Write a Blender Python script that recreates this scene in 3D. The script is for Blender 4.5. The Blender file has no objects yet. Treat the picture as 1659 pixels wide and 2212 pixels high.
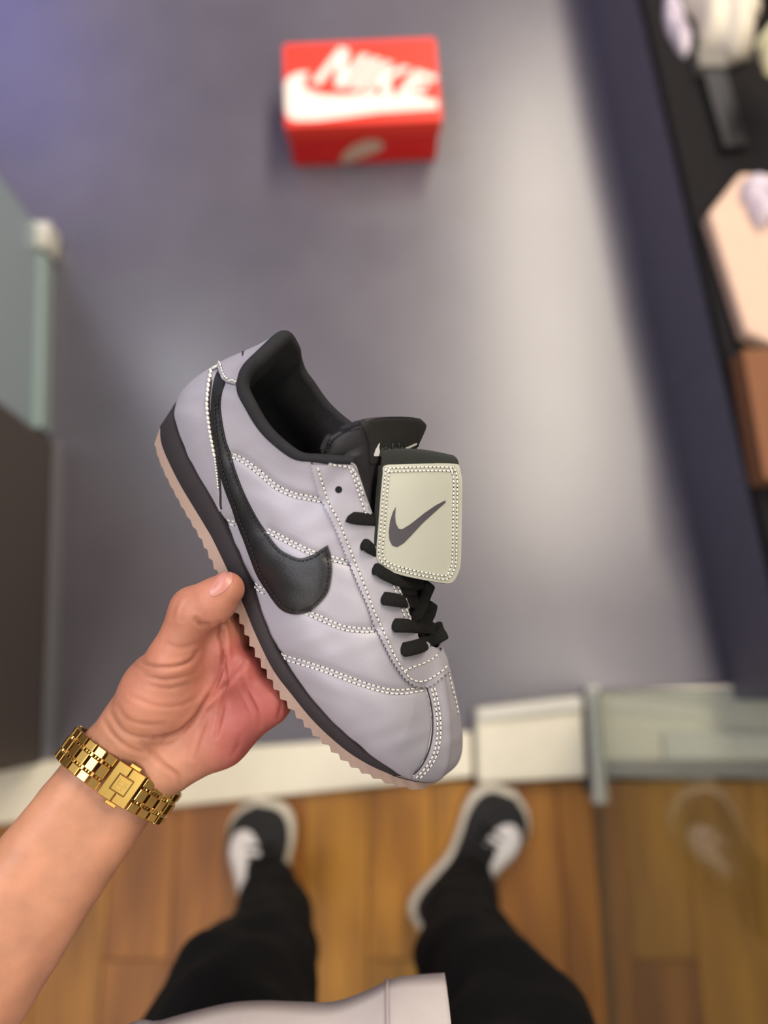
import bpy, bmesh, math, random
import numpy as np
from mathutils import Vector, Matrix
from mathutils.bvhtree import BVHTree
from mathutils.geometry import delaunay_2d_cdt

random.seed(7); rng = np.random.default_rng(7)
scene = bpy.context.scene
COL = scene.collection

# ------------------------------------------------------------------ camera
FPX, CXP, CYP = 1534.0, 829.5, 1106.0          # focal length and centre in photo pixels (1659 x 2212)
PITCH = math.radians(14.0)
CAM = np.array([0.0, 0.0, 1.42])
RT = np.array([1.0, 0, 0])
UP = np.array([0, math.cos(PITCH), math.sin(PITCH)])
BK = np.array([0, -math.sin(PITCH), math.cos(PITCH)])
cam_data = bpy.data.cameras.new('camera')
cam = bpy.data.objects.new('camera', cam_data); COL.objects.link(cam)
cam.location = CAM; cam.rotation_euler = (PITCH, 0, 0)
cam_data.sensor_fit = 'VERTICAL'; cam_data.sensor_height = 36.0
cam_data.lens = FPX / 2212 * 36.0
cam_data.clip_start = 0.02
cam_data.dof.use_dof = True
cam_data.dof.focus_distance = 0.398
cam_data.dof.aperture_fstop = cam_data.lens / 10.6
scene.camera = cam

# ------------------------------------------------------------------ world, lights, exposure
world = bpy.data.worlds.new('world'); scene.world = world
world.use_nodes = True
wb = world.node_tree.nodes['Background']
wb.inputs[0].default_value = (0.9, 0.92, 1.0, 1); wb.inputs[1].default_value = 0.35
scene.view_settings.view_transform = 'Standard'
scene.view_settings.look = 'None'
scene.view_settings.exposure = 0.13
scene.view_settings.gamma = 1.0
scene.view_settings.use_curve_mapping = False
scene.cycles.use_denoising = True
scene.cycles.max_bounces = 6
scene.cycles.diffuse_bounces = 3
scene.cycles.glossy_bounces = 3
scene.cycles.use_adaptive_sampling = True
scene.cycles.adaptive_threshold = 0.03
scene.cycles.caustics_reflective = False
scene.cycles.caustics_refractive = False
CEIL = 3.0
# (x, y, size x, size y, watts, colour): the shop's ceiling panels
LAMPS = [(1.10, 2.6, 0.60, 3.6, 112, (1.0, 0.90, 0.74)),
         (0.95, -0.9, 0.34, 2.2, 44, (1.0, 0.93, 0.82)),
         (-1.3, 0.9, 0.34, 2.6, 46, (0.92, 0.93, 1.0)),
         (-1.2, -1.7, 0.34, 1.6, 22, (1.0, 0.92, 0.82))]
def area(name, loc, rot, sx, sy, power, colr):
    l = bpy.data.lights.new(name, 'AREA'); l.shape = 'RECTANGLE'; l.size = sx; l.size_y = sy
    l.energy = power; l.color = colr
    o = bpy.data.objects.new(name, l); COL.objects.link(o); o.location = loc; o.rotation_euler = rot
    return o
for x, y, sx, sy, pw, c in LAMPS:
    area('ceiling_panel_light', (x, y, CEIL - 0.075), (0, 0, 0), sx, sy, pw, c)
# blue source behind the floor's blue glow; its sign fixture is added
area('blue_glow_light', (-2.5, 4.3, 2.3), (0, math.radians(-75), 0), 1.0, 1.8, 26, (0.18, 0.20, 1.0))

# ------------------------------------------------------------------ helpers
def cam2w(c):
    c = np.asarray(c, float)
    return CAM + c[..., 0:1] * RT + c[..., 1:2] * UP + c[..., 2:3] * BK
def dirs(p):
    p = np.asarray(p, float)
    a = (p[..., 0:1] - CXP) / FPX; b = -(p[..., 1:2] - CYP) / FPX
    return a * RT + b * UP - BK                # unit axial depth
def W3(x, y, d):                               # photo pixel + axial depth -> world
    return CAM + dirs(np.array([x, y])) * d
def at(x, y, z=0.0):                           # photo pixel -> world point at height z
    d = dirs(np.array([x, y])); return CAM + d * (z - CAM[2]) / d[2]
def to_px(P):
    q = np.asarray(P, float) - CAM
    x = q @ RT; y = q @ UP; z = -(q @ BK)
    return np.stack([CXP + FPX * x / z, CYP - FPX * y / z], -1)

def tag(o, label=None, cat=None, group=None, kind=None):
    if label: o['label'] = label
    if cat: o['category'] = cat
    if group: o['group'] = group
    if kind: o['kind'] = kind
    return o
def empty(name, loc=(0, 0, 0)):
    o = bpy.data.objects.new(name, None); COL.objects.link(o); o.location = Vector([float(v) for v in loc])
    o.empty_display_size = 0.05
    return o
def put(o, parent):
    if parent is not None:
        o.parent = parent
        m = Matrix.Translation(parent.location) if parent.parent is None else None
        q = parent; loc = Vector((0, 0, 0))
        mats = []
        while q is not None:
            mats.append(q); q = q.parent
        M = Matrix.Identity(4)
        for q in reversed(mats):
            M = M @ q.matrix_parent_inverse @ (Matrix.LocRotScale(q.location, q.rotation_euler, q.scale))
        o.matrix_parent_inverse = M.inverted()
    return o
def mesh_obj(name, verts, faces, mat=None, parent=None, smooth=True, uv=None):
    me = bpy.data.meshes.new(name)
    v = np.asarray(verts, float).tolist()
    me.from_pydata(v, [], faces.tolist() if isinstance(faces, np.ndarray) else [tuple(f) for f in faces])
    me.update()
    if smooth: me.polygons.foreach_set('use_smooth', [True] * len(me.polygons))
    o = bpy.data.objects.new(name, me); COL.objects.link(o)
    if mat: me.materials.append(mat)
    put(o, parent)
    return o
def sharp(o, deg=35):
    me = o.data
    bm = bmesh.new(); bm.from_mesh(me)
    for e in bm.edges:
        if len(e.link_faces) == 2 and e.calc_face_angle(0) > math.radians(deg): e.smooth = False
    bm.to_mesh(me); bm.free(); return o
class MB:
    def __init__(s): s.v = []; s.f = []
    def add(s, V, Fc):
        n = len(s.v); s.v += [tuple(map(float, p)) for p in V]; s.f += [tuple(int(i) + n for i in f) for f in Fc]; return s
    def build(s, name, mat, parent=None, smooth=False): return mesh_obj(name, s.v, s.f, mat, parent, smooth)
BOXF = [(0, 3, 2, 1), (4, 5, 6, 7), (0, 1, 5, 4), (1, 2, 6, 5), (2, 3, 7, 6), (3, 0, 4, 7)]
def hexa(b, t):                               # four bottom corners, four top corners (counter-clockwise from above)
    return list(b) + list(t), BOXF
def box_pts(x0, x1, y0, y1, z0, z1, rz=0.0, piv=(0, 0)):
    P = np.array([(x0, y0, z0), (x1, y0, z0), (x1, y1, z0), (x0, y1, z0), (x0, y0, z1), (x1, y0, z1), (x1, y1, z1), (x0, y1, z1)], float)
    if rz:
        c, s_ = math.cos(rz), math.sin(rz); q = P[:, :2] - np.array(piv)
        P[:, 0] = piv[0] + c * q[:, 0] - s_ * q[:, 1]; P[:, 1] = piv[1] + s_ * q[:, 0] + c * q[:, 1]
    return P
def bevel(o, w, seg=2):
    m = o.modifiers.new('bevel', 'BEVEL'); m.width = w; m.segments = seg; m.limit_method = 'ANGLE'; return o
def grid_faces(nr, nc, wrap=False):
    f = []
    for i in range(nr - 1):
        for j in range(nc if wrap else nc - 1):
            k = (j + 1) % nc
            f.append((i * nc + j, i * nc + k, (i + 1) * nc + k, (i + 1) * nc + j))
    return f
def catmull(pts, n, closed=False):
    P = np.asarray(pts, float)
    if closed: Q = np.vstack([P[-1], P, P[0], P[1]])
    else: Q = np.vstack([2 * P[0] - P[1], P, 2 * P[-1] - P[-2]])
    m = len(Q) - 3
    out = []
    for t in np.linspace(0, m, n, endpoint=not closed):
        i = min(int(t), m - 1); s = t - i
        a, b, c, d = Q[i:i + 4]
        out.append(0.5 * ((2 * b) + (-a + c) * s + (2 * a - 5 * b + 4 * c - d) * s * s + (-a + 3 * b - 3 * c + d) * s ** 3))
    return np.array(out)
def resample(P, step=None, n=None, closed=False):
    P = np.asarray(P, float)
    if closed: P = np.vstack([P, P[:1]])
    L = np.concatenate([[0], np.cumsum(np.linalg.norm(np.diff(P, axis=0), axis=1))])
    if n is None: n = max(2, int(round(L[-1] / step)) + 1)
    s = np.linspace(0, L[-1], n)
    R = np.stack([np.interp(s, L, P[:, k]) for k in range(P.shape[1])], 1)
    return R[:-1] if closed else R
def curve(P, step): return resample(catmull(P, max(60, 12 * len(P))), step=step)
def offset_poly(P, d):                         # shift an open polyline sideways (pixels)
    P = np.asarray(P, float); t = np.gradient(P, axis=0); t /= np.linalg.norm(t, axis=1)[:, None] + 1e-9
    return P + d * np.stack([-t[:, 1], t[:, 0]], 1)
def inside(poly, p):
    poly = np.asarray(poly, float); p = np.asarray(p, float)
    x, y = p[:, 0], p[:, 1]; r = np.zeros(len(p), bool); n = len(poly)
    for i in range(n):
        x1, y1 = poly[i]; x2, y2 = poly[(i + 1) % n]
        if y1 == y2: continue
        c = ((y1 > y) != (y2 > y)) & (x < (x2 - x1) * (y - y1) / (y2 - y1) + x1); r ^= c
    return r
def seg_dist(poly, p):                         # distance of points to an open polyline
    poly = np.asarray(poly, float); best = np.full(len(p), 1e9)
    for a, b in zip(poly[:-1], poly[1:]):
        ab = b - a; h = np.clip(((p - a) @ ab) / (ab @ ab + 1e-12), 0, 1)
        best = np.minimum(best, np.linalg.norm(p - a - h[:, None] * ab, axis=1))
    return best
def smoothstep(a, b, x):
    t = np.clip((x - a) / (b - a), 0, 1); return t * t * (3 - 2 * t)

# ------------------------------------------------------------------ materials
def lin(h):
    h = h.lstrip('#'); r = [int(h[i:i + 2], 16) / 255 for i in (0, 2, 4)]
    return tuple(c / 12.92 if c <= 0.04045 else ((c + 0.055) / 1.055) ** 2.4 for c in r) + (1.0,)
def material(name, col, rough=0.5, metal=0.0, noise=0.0, nscale=40.0, bump=0.0, bscale=400.0, sss=0.0, spec=0.5, sheen=0.0, coat=0.0, rnd=0.0):
    m = bpy.data.materials.new(name); m.use_nodes = True
    nt = m.node_tree; N = nt.nodes; Lk = nt.links
    b = N['Principled BSDF']
    c = lin(col) if isinstance(col, str) else tuple(col) + (1.0,)
    b.inputs['Base Color'].default_value = c
    b.inputs['Roughness'].default_value = rough; b.inputs['Metallic'].default_value = metal
    b.inputs['Specular IOR Level'].default_value = spec
    if sheen: b.inputs['Sheen Weight'].default_value = sheen
    if coat: b.inputs['Coat Weight'].default_value = coat; b.inputs['Coat Roughness'].default_value = 0.15
    if sss:
        b.inputs['Subsurface Weight'].default_value = sss
        b.inputs['Subsurface Radius'].default_value = (1.0, 0.35, 0.2); b.inputs['Subsurface Scale'].default_value = 0.004
    tc = N.new('ShaderNodeTexCoord')
    last = None
    if noise or rnd:
        hsv = N.new('ShaderNodeHueSaturation'); hsv.inputs['Color'].default_value = c; val = None
        if noise:
            nz = N.new('ShaderNodeTexNoise'); nz.inputs['Scale'].default_value = nscale; nz.inputs['Detail'].default_value = 4
            Lk.new(tc.outputs['Object'], nz.inputs['Vector'])
            mr = N.new('ShaderNodeMapRange'); mr.inputs['To Min'].default_value = 1 - noise; mr.inputs['To Max'].default_value = 1 + noise
            mr.inputs['From Min'].default_value = 0.25; mr.inputs['From Max'].default_value = 0.75
            Lk.new(nz.outputs['Fac'], mr.inputs['Value']); val = mr.outputs[0]
        if rnd:
            oi = N.new('ShaderNodeObjectInfo'); m2 = N.new('ShaderNodeMapRange')
            m2.inputs['To Min'].default_value = 1 - rnd; m2.inputs['To Max'].default_value = 1 + rnd
            Lk.new(oi.outputs['Random'], m2.inputs['Value'])
            if val is not None:
                mu = N.new('ShaderNodeMath'); mu.operation = 'MULTIPLY'; Lk.new(val, mu.inputs[0]); Lk.new(m2.outputs[0], mu.inputs[1]); val = mu.outputs[0]
            else: val = m2.outputs[0]
        Lk.new(val, hsv.inputs['Value']); Lk.new(hsv.outputs[0], b.inputs['Base Color'])
    if bump:
        n2 = N.new('ShaderNodeTexNoise'); n2.inputs['Scale'].default_value = bscale; n2.inputs['Detail'].default_value = 3
        Lk.new(tc.outputs['Object'], n2.inputs['Vector'])
        bp = N.new('ShaderNodeBump'); bp.inputs['Strength'].default_value = bump; bp.inputs['Distance'].default_value = 0.001
        Lk.new(n2.outputs['Fac'], bp.inputs['Height']); Lk.new(bp.outputs[0], b.inputs['Normal'])
    return m
def glass_mat(name, tint, gloss_rough=0.0, haze=0.0, hazecol=(0.7, 0.78, 0.8, 1), ior=1.5):
    m = bpy.data.materials.new(name); m.use_nodes = True; nt = m.node_tree; N = nt.nodes; Lk = nt.links
    N.remove(N['Principled BSDF']); out = N['Material Output']
    tr = N.new('ShaderNodeBsdfTransparent'); tr.inputs[0].default_value = tint
    gl = N.new('ShaderNodeBsdfGlossy'); gl.inputs['Roughness'].default_value = gloss_rough
    fr = N.new('ShaderNodeFresnel'); ge = N.new('ShaderNodeNewGeometry'); mi = N.new('ShaderNodeMapRange')      # same reflectance on both faces of the pane
    mi.inputs['To Min'].default_value = ior; mi.inputs['To Max'].default_value = 1 / ior
    Lk.new(ge.outputs['Backfacing'], mi.inputs['Value']); Lk.new(mi.outputs[0], fr.inputs['IOR'])
    mx = N.new('ShaderNodeMixShader'); Lk.new(fr.outputs[0], mx.inputs[0]); Lk.new(tr.outputs[0], mx.inputs[1]); Lk.new(gl.outputs[0], mx.inputs[2])
    res = mx
    if haze:
        df = N.new('ShaderNodeBsdfDiffuse'); df.inputs[0].default_value = hazecol
        m2 = N.new('ShaderNodeMixShader'); m2.inputs[0].default_value = haze
        Lk.new(mx.outputs[0], m2.inputs[1]); Lk.new(df.outputs[0], m2.inputs[2]); res = m2
    Lk.new(res.outputs[0], out.inputs['Surface'])
    return m
M = {}
M['silver'] = material('silver_leather', '#a8a3ad', 0.5, 0.16, noise=0.03, nscale=30, bump=0.10, bscale=900, spec=0.5)
M['silver_flap'] = material('silver_flap_leather', '#b8b6a8', 0.5, 0.12, noise=0.02, nscale=30, bump=0.05, bscale=900)
M['leather'] = material('black_leather', '#1b1a1d', 0.36, 0.0, noise=0.1, nscale=200, bump=0.25, bscale=1600)
M['midsole'] = material('dark_foam', '#2b2428', 0.7, noise=0.08, nscale=120, bump=0.1, bscale=900)
M['gum'] = material('pale_gum_rubber', '#b3998c', 0.55, noise=0.05, nscale=60, bump=0.15, bscale=900)
M['knit'] = material('black_lining', '#17161b', 0.85, noise=0.2, nscale=300, bump=0.4, bscale=1500)
M['tongue'] = material('black_satin_tongue', '#252327', 0.6, noise=0.15, nscale=300, bump=0.3, bscale=2000)
M['suede'] = material('dark_suede', '#1e211c', 0.95, noise=0.25, nscale=500, bump=0.4, bscale=1500, sheen=0.06)
M['label'] = material('black_woven_label', '#211f1e', 0.8, noise=0.2, nscale=600, bump=0.2, bscale=2500)
M['lace'] = material('black_lace', '#141313', 0.9, noise=0.35, nscale=700, bump=0.8, bscale=1100, spec=0.25)
M['thread'] = material('cream_thread', '#e6e2d8', 0.7)
M['hole'] = material('needle_hole', '#2c292c', 0.9)
M['bthread'] = material('black_thread', '#0d0d10', 0.6)
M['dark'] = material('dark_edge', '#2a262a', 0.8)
M['logo'] = material('dark_print', '#49434a', 0.5)
M['white'] = material('white_print', '#e6e4e2', 0.6)
M['whitewear'] = material('white_leather_trim', '#d9d2d0', 0.5, noise=0.04)
M['cream_sole'] = material('cream_rubber_sole', '#cdc3b2', 0.6, noise=0.05)
M['blackwear'] = material('black_canvas', '#1d1b1c', 0.85, noise=0.2, nscale=80, bump=0.3, bscale=700)
M['trouser'] = material('black_trouser_cloth', '#0e0d0d', 0.95, noise=0.25, nscale=60, bump=0.3, bscale=900, spec=0.2)
M['shirt'] = material('white_cotton', '#d6cbc9', 0.9, noise=0.04, nscale=30, bump=0.2, bscale=800)
M['gold'] = material('gold_metal', (0.66, 0.41, 0.12), 0.27, 1.0)
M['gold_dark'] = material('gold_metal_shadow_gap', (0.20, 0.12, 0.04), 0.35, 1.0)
M['nail'] = material('thumb_nail', '#c48478', 0.35, sss=0.3)
M['red'] = material('red_cardboard', '#e0211a', 0.5, noise=0.03)
M['redlid'] = material('red_lid_cardboard', '#f03a28', 0.5, noise=0.03)
M['print'] = material('white_box_print', '#f3e6da', 0.6)
M['sill'] = material('cream_painted_sill', '#eae1cc', 0.45, noise=0.03)
M['white_metal'] = material('pale_metal', '#d8d4c8', 0.4)
M['dark_panel'] = material('dark_cabinet_panel', '#4e4542', 0.6, noise=0.06, spec=0.35)
M['plinth'] = material('dark_navy_plinth', '#5a5764', 0.7, noise=0.1, spec=0.3)
M['black_slab'] = material('black_display_top', '#120f11', 0.8, noise=0.1, spec=0.2)
M['peach'] = material('peach_card', '#c8a995', 0.7, noise=0.03)
M['cloth_white'] = material('white_folded_cloth', '#d2c8b8', 0.9, noise=0.04)
M['cloth_lilac'] = material('pale_lilac_cloth', '#c9bcc6', 0.9, noise=0.05)
M['green'] = material('green_cloth', '#0f5a3c', 0.8, noise=0.05)
M['tan'] = material('tan_cloth', '#d9c4a4', 0.8, noise=0.05)
M['brown'] = material('brown_cardboard', '#74492c', 0.8, noise=0.06)
M['steel'] = material('dark_steel', '#3a3a3e', 0.4, 0.8)
M['wall'] = material('shop_wall_paint', '#b9b4ae', 0.9)
M['ceil'] = material('ceiling_paint', '#c9c5bf', 0.9)
M['groutwood'] = material('wood_underlay', '#4a2c10', 0.8)
def emis(name, col, s):
    m = bpy.data.materials.new(name); m.use_nodes = True
    b = m.node_tree.nodes['Principled BSDF']; b.inputs['Base Color'].default_value = (0.8, 0.8, 0.8, 1)
    b.inputs['Emission Color'].default_value = tuple(col) + (1,); b.inputs['Emission Strength'].default_value = s
    return m
def floor_mat():
    m = material('polished_grey_concrete', '#6c6870', 0.42, spec=0.72)
    nt = m.node_tree; N = nt.nodes; Lk = nt.links; b = N['Principled BSDF']; tc = N.new('ShaderNodeTexCoord')
    n1 = N.new('ShaderNodeTexNoise'); n1.inputs['Scale'].default_value = 2.2; n1.inputs['Detail'].default_value = 8; n1.inputs['Roughness'].default_value = 0.6
    Lk.new(tc.outputs['Object'], n1.inputs['Vector'])
    cr = N.new('ShaderNodeValToRGB'); cr.color_ramp.elements[0].position = 0.3; cr.color_ramp.elements[1].position = 0.75
    cr.color_ramp.elements[0].color = lin('#56525c'); cr.color_ramp.elements[1].color = lin('#68636c')
    Lk.new(n1.outputs['Fac'], cr.inputs[0]); Lk.new(cr.outputs[0], b.inputs['Base Color'])
    mr = N.new('ShaderNodeMapRange'); mr.inputs['To Min'].default_value = 0.26; mr.inputs['To Max'].default_value = 0.38
    Lk.new(n1.outputs['Fac'], mr.inputs['Value']); Lk.new(mr.outputs[0], b.inputs['Roughness'])
    return m
M['floor'] = floor_mat()
def wood_mat():
    m = bpy.data.materials.new('oak_planks'); m.use_nodes = True; nt = m.node_tree; N = nt.nodes; Lk = nt.links; b = N['Principled BSDF']
    tc = N.new('ShaderNodeTexCoord'); mp = N.new('ShaderNodeMapping'); mp.inputs['Scale'].default_value = (22, 2.4, 10)
    oi = N.new('ShaderNodeObjectInfo'); ad = N.new('ShaderNodeVectorMath'); ad.operation = 'ADD'
    sc = N.new('ShaderNodeVectorMath'); sc.operation = 'SCALE'; sc.inputs['Scale'].default_value = 37.0
    cb = N.new('ShaderNodeCombineXYZ'); Lk.new(oi.outputs['Random'], cb.inputs[0]); Lk.new(oi.outputs['Random'], cb.inputs[1])
    Lk.new(cb.outputs[0], sc.inputs[0]); Lk.new(tc.outputs['Object'], mp.inputs['Vector']); Lk.new(mp.outputs[0], ad.inputs[0]); Lk.new(sc.outputs[0], ad.inputs[1])
    nz = N.new('ShaderNodeTexNoise'); nz.inputs['Scale'].default_value = 1.0; nz.inputs['Detail'].default_value = 6; Lk.new(ad.outputs[0], nz.inputs['Vector'])
    cr = N.new('ShaderNodeValToRGB'); e = cr.color_ramp.elements
    e[0].position = 0.28; e[0].color = lin('#7a4e1a'); e[1].position = 0.72; e[1].color = lin('#c0882e')
    k = cr.color_ramp.elements.new(0.5); k.color = lin('#a46f22')
    Lk.new(nz.outputs['Fac'], cr.inputs[0])
    hs = N.new('ShaderNodeHueSaturation'); mr = N.new('ShaderNodeMapRange'); mr.inputs['To Min'].default_value = 0.76; mr.inputs['To Max'].default_value = 1.10
    Lk.new(oi.outputs['Random'], mr.inputs['Value']); Lk.new(mr.outputs[0], hs.inputs['Value']); Lk.new(cr.outputs[0], hs.inputs['Color'])
    mh = N.new('ShaderNodeMapRange'); mh.inputs['To Min'].default_value = 0.485; mh.inputs['To Max'].default_value = 0.505
    Lk.new(oi.outputs['Random'], mh.inputs['Value']); Lk.new(mh.outputs[0], hs.inputs['Hue'])
    Lk.new(hs.outputs[0], b.inputs['Base Color']); b.inputs['Roughness'].default_value = 0.5
    return m
M['wood'] = wood_mat()
M['glass'] = glass_mat('shade_tinted_glass', (0.60, 0.635, 0.63, 1))  # grey tint stands in for the shade over the wood behind
M['glass_pale'] = glass_mat('pale_reflection_glass', (0.72, 0.80, 0.82, 1), 0.1, 0.5, (0.50, 0.58, 0.62, 1))  # diffuse haze paints in the bright ceiling and wall it mirrors

# ------------------------------------------------------------------ room
def struct(o): o['kind'] = 'structure'; return o
ROT = math.radians(4.5)
# concrete shop floor in front of the sill
V, Fc = hexa([(-2.6, -0.16, -0.05), (3.2, -0.16, -0.05), (3.2, 6.5, -0.05), (-2.6, 6.5, -0.05)],
             [(-2.6, -0.16, 0), (3.2, -0.16, 0), (3.2, 6.5, 0), (-2.6, 6.5, 0)])
struct(mesh_obj('floor', V, Fc, M['floor'], smooth=False))
# wooden floor of the entrance where the person stands: underlay and single planks
V, Fc = hexa([(-2.6, -3.0, -0.05), (3.2, -3.0, -0.05), (3.2, -0.165, -0.05), (-2.6, -0.165, -0.05)],
             [(-2.6, -3.0, -0.012), (3.2, -3.0, -0.012), (3.2, -0.165, -0.012), (-2.6, -0.165, -0.012)])
wood_floor = struct(mesh_obj('floor', V, Fc, M['groutwood'], smooth=False)); wood_floor.name = 'floor_wood'
PW = 0.118
plank_me = {}
for i in range(-8, 12):
    x0 = i * PW + 0.03
    y = -0.168; k = 0
    while y > -1.5:
        ln = [0.62, 0.9, 0.74][(i + k) % 3] if k else [0.30, 0.75, 0.52, 1.0][i % 4]
        y1 = max(y - ln, -1.6)
        P = box_pts(-PW / 2 + 0.0012, PW / 2 - 0.0012, y1 - y + 0.0012, -0.0012, -0.012, 0.0)
        key = round(y1 - y, 3)
        if key not in plank_me:
            me = bpy.data.meshes.new('plank'); me.from_pydata([tuple(p) for p in P], [], BOXF); me.update(); me.materials.append(M['wood']); plank_me[key] = me
        o = bpy.data.objects.new('plank', plank_me[key]); COL.objects.link(o); o.location = (x0, y, 0); o.parent = wood_floor
        y = y1; k += 1
# walls and ceiling round the shop
def slab(name, x0, x1, y0, y1, z0, z1, m):
    P = box_pts(x0, x1, y0, y1, z0, z1); return struct(mesh_obj(name, P, BOXF, m, smooth=False))
slab('ceiling', -2.6, 3.2, -3.0, 6.5, CEIL, CEIL + 0.1, M['ceil'])
slab('wall_left', -2.7, -2.6, -3.0, 6.5, -0.05, CEIL, M['wall'])
slab('wall_right', 3.2, 3.3, -3.0, 6.5, -0.05, CEIL, M['wall'])
slab('wall_front', -2.6, 3.2, 6.5, 6.6, -0.05, CEIL, M['wall'])
slab('wall_back', -2.6, 3.2, -3.1, -3.0, -0.05, CEIL, M['wall'])
for i, (x, y, sx, sy, pw, c) in enumerate(LAMPS):
    t = tag(empty('ceiling_light', (x, y, CEIL)), ['long warm ceiling light panel above the red box aisle', 'warm ceiling light panel above the glass partition',
            'cool ceiling light panel above the dark cabinet', 'short warm ceiling light panel behind the person'][i], 'ceiling light', 'ceiling light panels')
    mb = MB(); w = 0.03
    for a in ((-sx/2-w, sx/2+w, -sy/2-w, -sy/2), (-sx/2-w, sx/2+w, sy/2, sy/2+w), (-sx/2-w, -sx/2, -sy/2, sy/2), (sx/2, sx/2+w, -sy/2, sy/2)):
        mb.add(box_pts(x+a[0], x+a[1], y+a[2], y+a[3], CEIL-0.07, CEIL), BOXF)
    mb.build('frame', M['white_metal'], t)
    mesh_obj('diffuser', box_pts(x-sx/2, x+sx/2, y-sy/2, y+sy/2, CEIL-0.06, CEIL-0.05), BOXF, emis('panel_glow', c, 3.0), t, False)

sg_ = tag(empty('added_wall_sign', (-2.58, 4.3, 2.3)), 'added blue sign panel high on the left wall, out of view', 'sign')  # unseen sign, added as a fixture for the blue light
bevel(mesh_obj('frame', box_pts(-2.6, -2.565, 3.38, 5.22, 1.78, 2.82), BOXF, M['steel'], sg_, False), 0.005)
mesh_obj('panel', box_pts(-2.565, -2.555, 3.42, 5.18, 1.82, 2.78), BOXF, emis('blue_glow', (0.18, 0.20, 1.0), 1.5), sg_, False)

# threshold between the two floors: cream painted sill, its right-hand block and the glass track
def quad_bar(name, A, B, C, D, z0, z1, m, parent=None):
    b = [(p[0], p[1], z0) for p in (A, B, C, D)]; t = [(p[0], p[1], z1) for p in (A, B, C, D)]
    V, Fc = hexa(b, t); return bevel(mesh_obj(name, V, Fc, m, parent, False), 0.004)
s = quad_bar('trim_1', (-2.4, -0.40), (0.165, -0.158), (0.165, -0.078), (-2.4, -0.245), -0.01, 0.022, M['sill']); struct(s)
s = quad_bar('trim_2', (0.41, -0.13), (2.6, -0.12), (2.6, 0.10), (0.41, -0.005), -0.01, 0.022, M['sill']); struct(s)
s = quad_bar('trim_3', (0.52, -0.128), (2.6, -0.118), (2.6, -0.06), (0.52, -0.078), 0.022, 0.034, M['white_metal']); struct(s)
blk = tag(empty('door_stop_block', (0.28, -0.1, 0)), 'cream painted block at the end of the sill beside the glass', 'threshold block')
bevel(mesh_obj('body', *hexa([(0.172, -0.168, 0), (0.372, -0.158, 0), (0.372, -0.012, 0), (0.172, -0.035, 0)], [(0.172, -0.168, .04), (0.372, -0.158, .04), (0.372, -0.012, .04), (0.172, -0.035, .04)]), M['sill'], blk, False), 0.006)
bevel(mesh_obj('cap_strip', *hexa([(0.174, -0.058, .04), (0.370, -0.038, .04), (0.370, -0.014, .04), (0.174, -0.037, .04)], [(0.174, -0.058, .05), (0.370, -0.038, .05), (0.370, -0.014, .05), (0.174, -0.037, .05)]), M['white_metal'], blk, False), 0.003)
mesh_obj('gap_strip', box_pts(0.3725, 0.3845, -0.185, -0.03, 0.0, 0.024), BOXF, M['dark_panel'], blk, False)
# glass partition on the right
gp = tag(empty('glass_partition', (0.393, -0.9, 0)), 'clear glass partition standing on the wood floor at right', 'glass panel')
mesh_obj('pane', box_pts(0.392, 0.402, -1.6, 0.0, 0.012, 2.3), BOXF, M['glass'], gp, False)
bevel(mesh_obj('end_clamp', box_pts(0.386, 0.410, -0.205, 0.004, 0.0, 0.032), BOXF, M['white_metal'], gp, False), 0.004)
bevel(mesh_obj('floor_track', box_pts(0.390, 0.404, -1.6, -0.206, 0.0, 0.012), BOXF, material('bronze_track', '#7a6248', 0.5, 0.3), gp, False), 0.002)

# left: dark cabinet and glass door with a painted pale reflection
cb = tag(empty('dark_cabinet', (-0.9, 0.2, 0)), 'tall dark brown cabinet side on the left of the aisle', 'cabinet')
A = np.array([-0.690, 0.50]); B = np.array([-0.640, -0.135]); n = np.array([-0.997, -0.075])
def prism2(A, B, dep, z0, z1):
    C = B + n * dep; D = A + n * dep
    return hexa([(p[0], p[1], z0) for p in (B, A, D, C)], [(p[0], p[1], z1) for p in (B, A, D, C)])
bevel(mesh_obj('body', *prism2(A, B, 0.42, 0.0, 1.25), M['dark_panel'], cb, False), 0.004)
mesh_obj('kick_strip', *prism2(A + (0.018, 0), B + (0.018, 0), 0.0175, 0.0, 0.02), material('grey_kick_strip', '#75737a', 0.5), cb, False)
for k in range(1):
    a = A + (B - A) * 0.015; b = A + (B - A) * 0.985
    d = mesh_obj('door', *prism2(a - n * 0.012, b - n * 0.012, 0.012, 0.06, 1.22), material('dark_door_panel', '#4e4542', 0.5), cb, False); bevel(d, 0.003)
    h0 = a + (b - a) * (0.86 if k == 0 else 0.14)
    mesh_obj('handle', box_pts(h0[0] + 0.014, h0[0] + 0.026, h0[1] - 0.006, h0[1] + 0.006, 0.72, 0.92), BOXF, M['steel'], d, False)
gd = tag(empty('glass_door', (-0.74, 0.8, 0)), 'glass door with painted pale reflection standing open behind the dark cabinet', 'glass door')
def lpane(x0, y0, x1, y1, z0, z1, th):
    d = np.array([x1 - x0, y1 - y0]); q = np.array([d[1], -d[0]]); q = q / np.linalg.norm(q) * th
    return hexa([(x0, y0, z0), (x1, y1, z0), (x1 - q[0], y1 - q[1], z0), (x0 - q[0], y0 - q[1], z0)][::-1], [(x0, y0, z1), (x1, y1, z1), (x1 - q[0], y1 - q[1], z1), (x0 - q[0], y0 - q[1], z1)][::-1])
mesh_obj('pane', *lpane(-0.775, 0.985, -0.735, 0.52, 0.012, 2.1, 0.012), M['glass_pale'], gd, False)
bevel(mesh_obj('floor_hinge', box_pts(-0.785, -0.735, 0.935, 1.0, 0.0, 0.06), BOXF, M['white_metal'], gd, False), 0.006)
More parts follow.
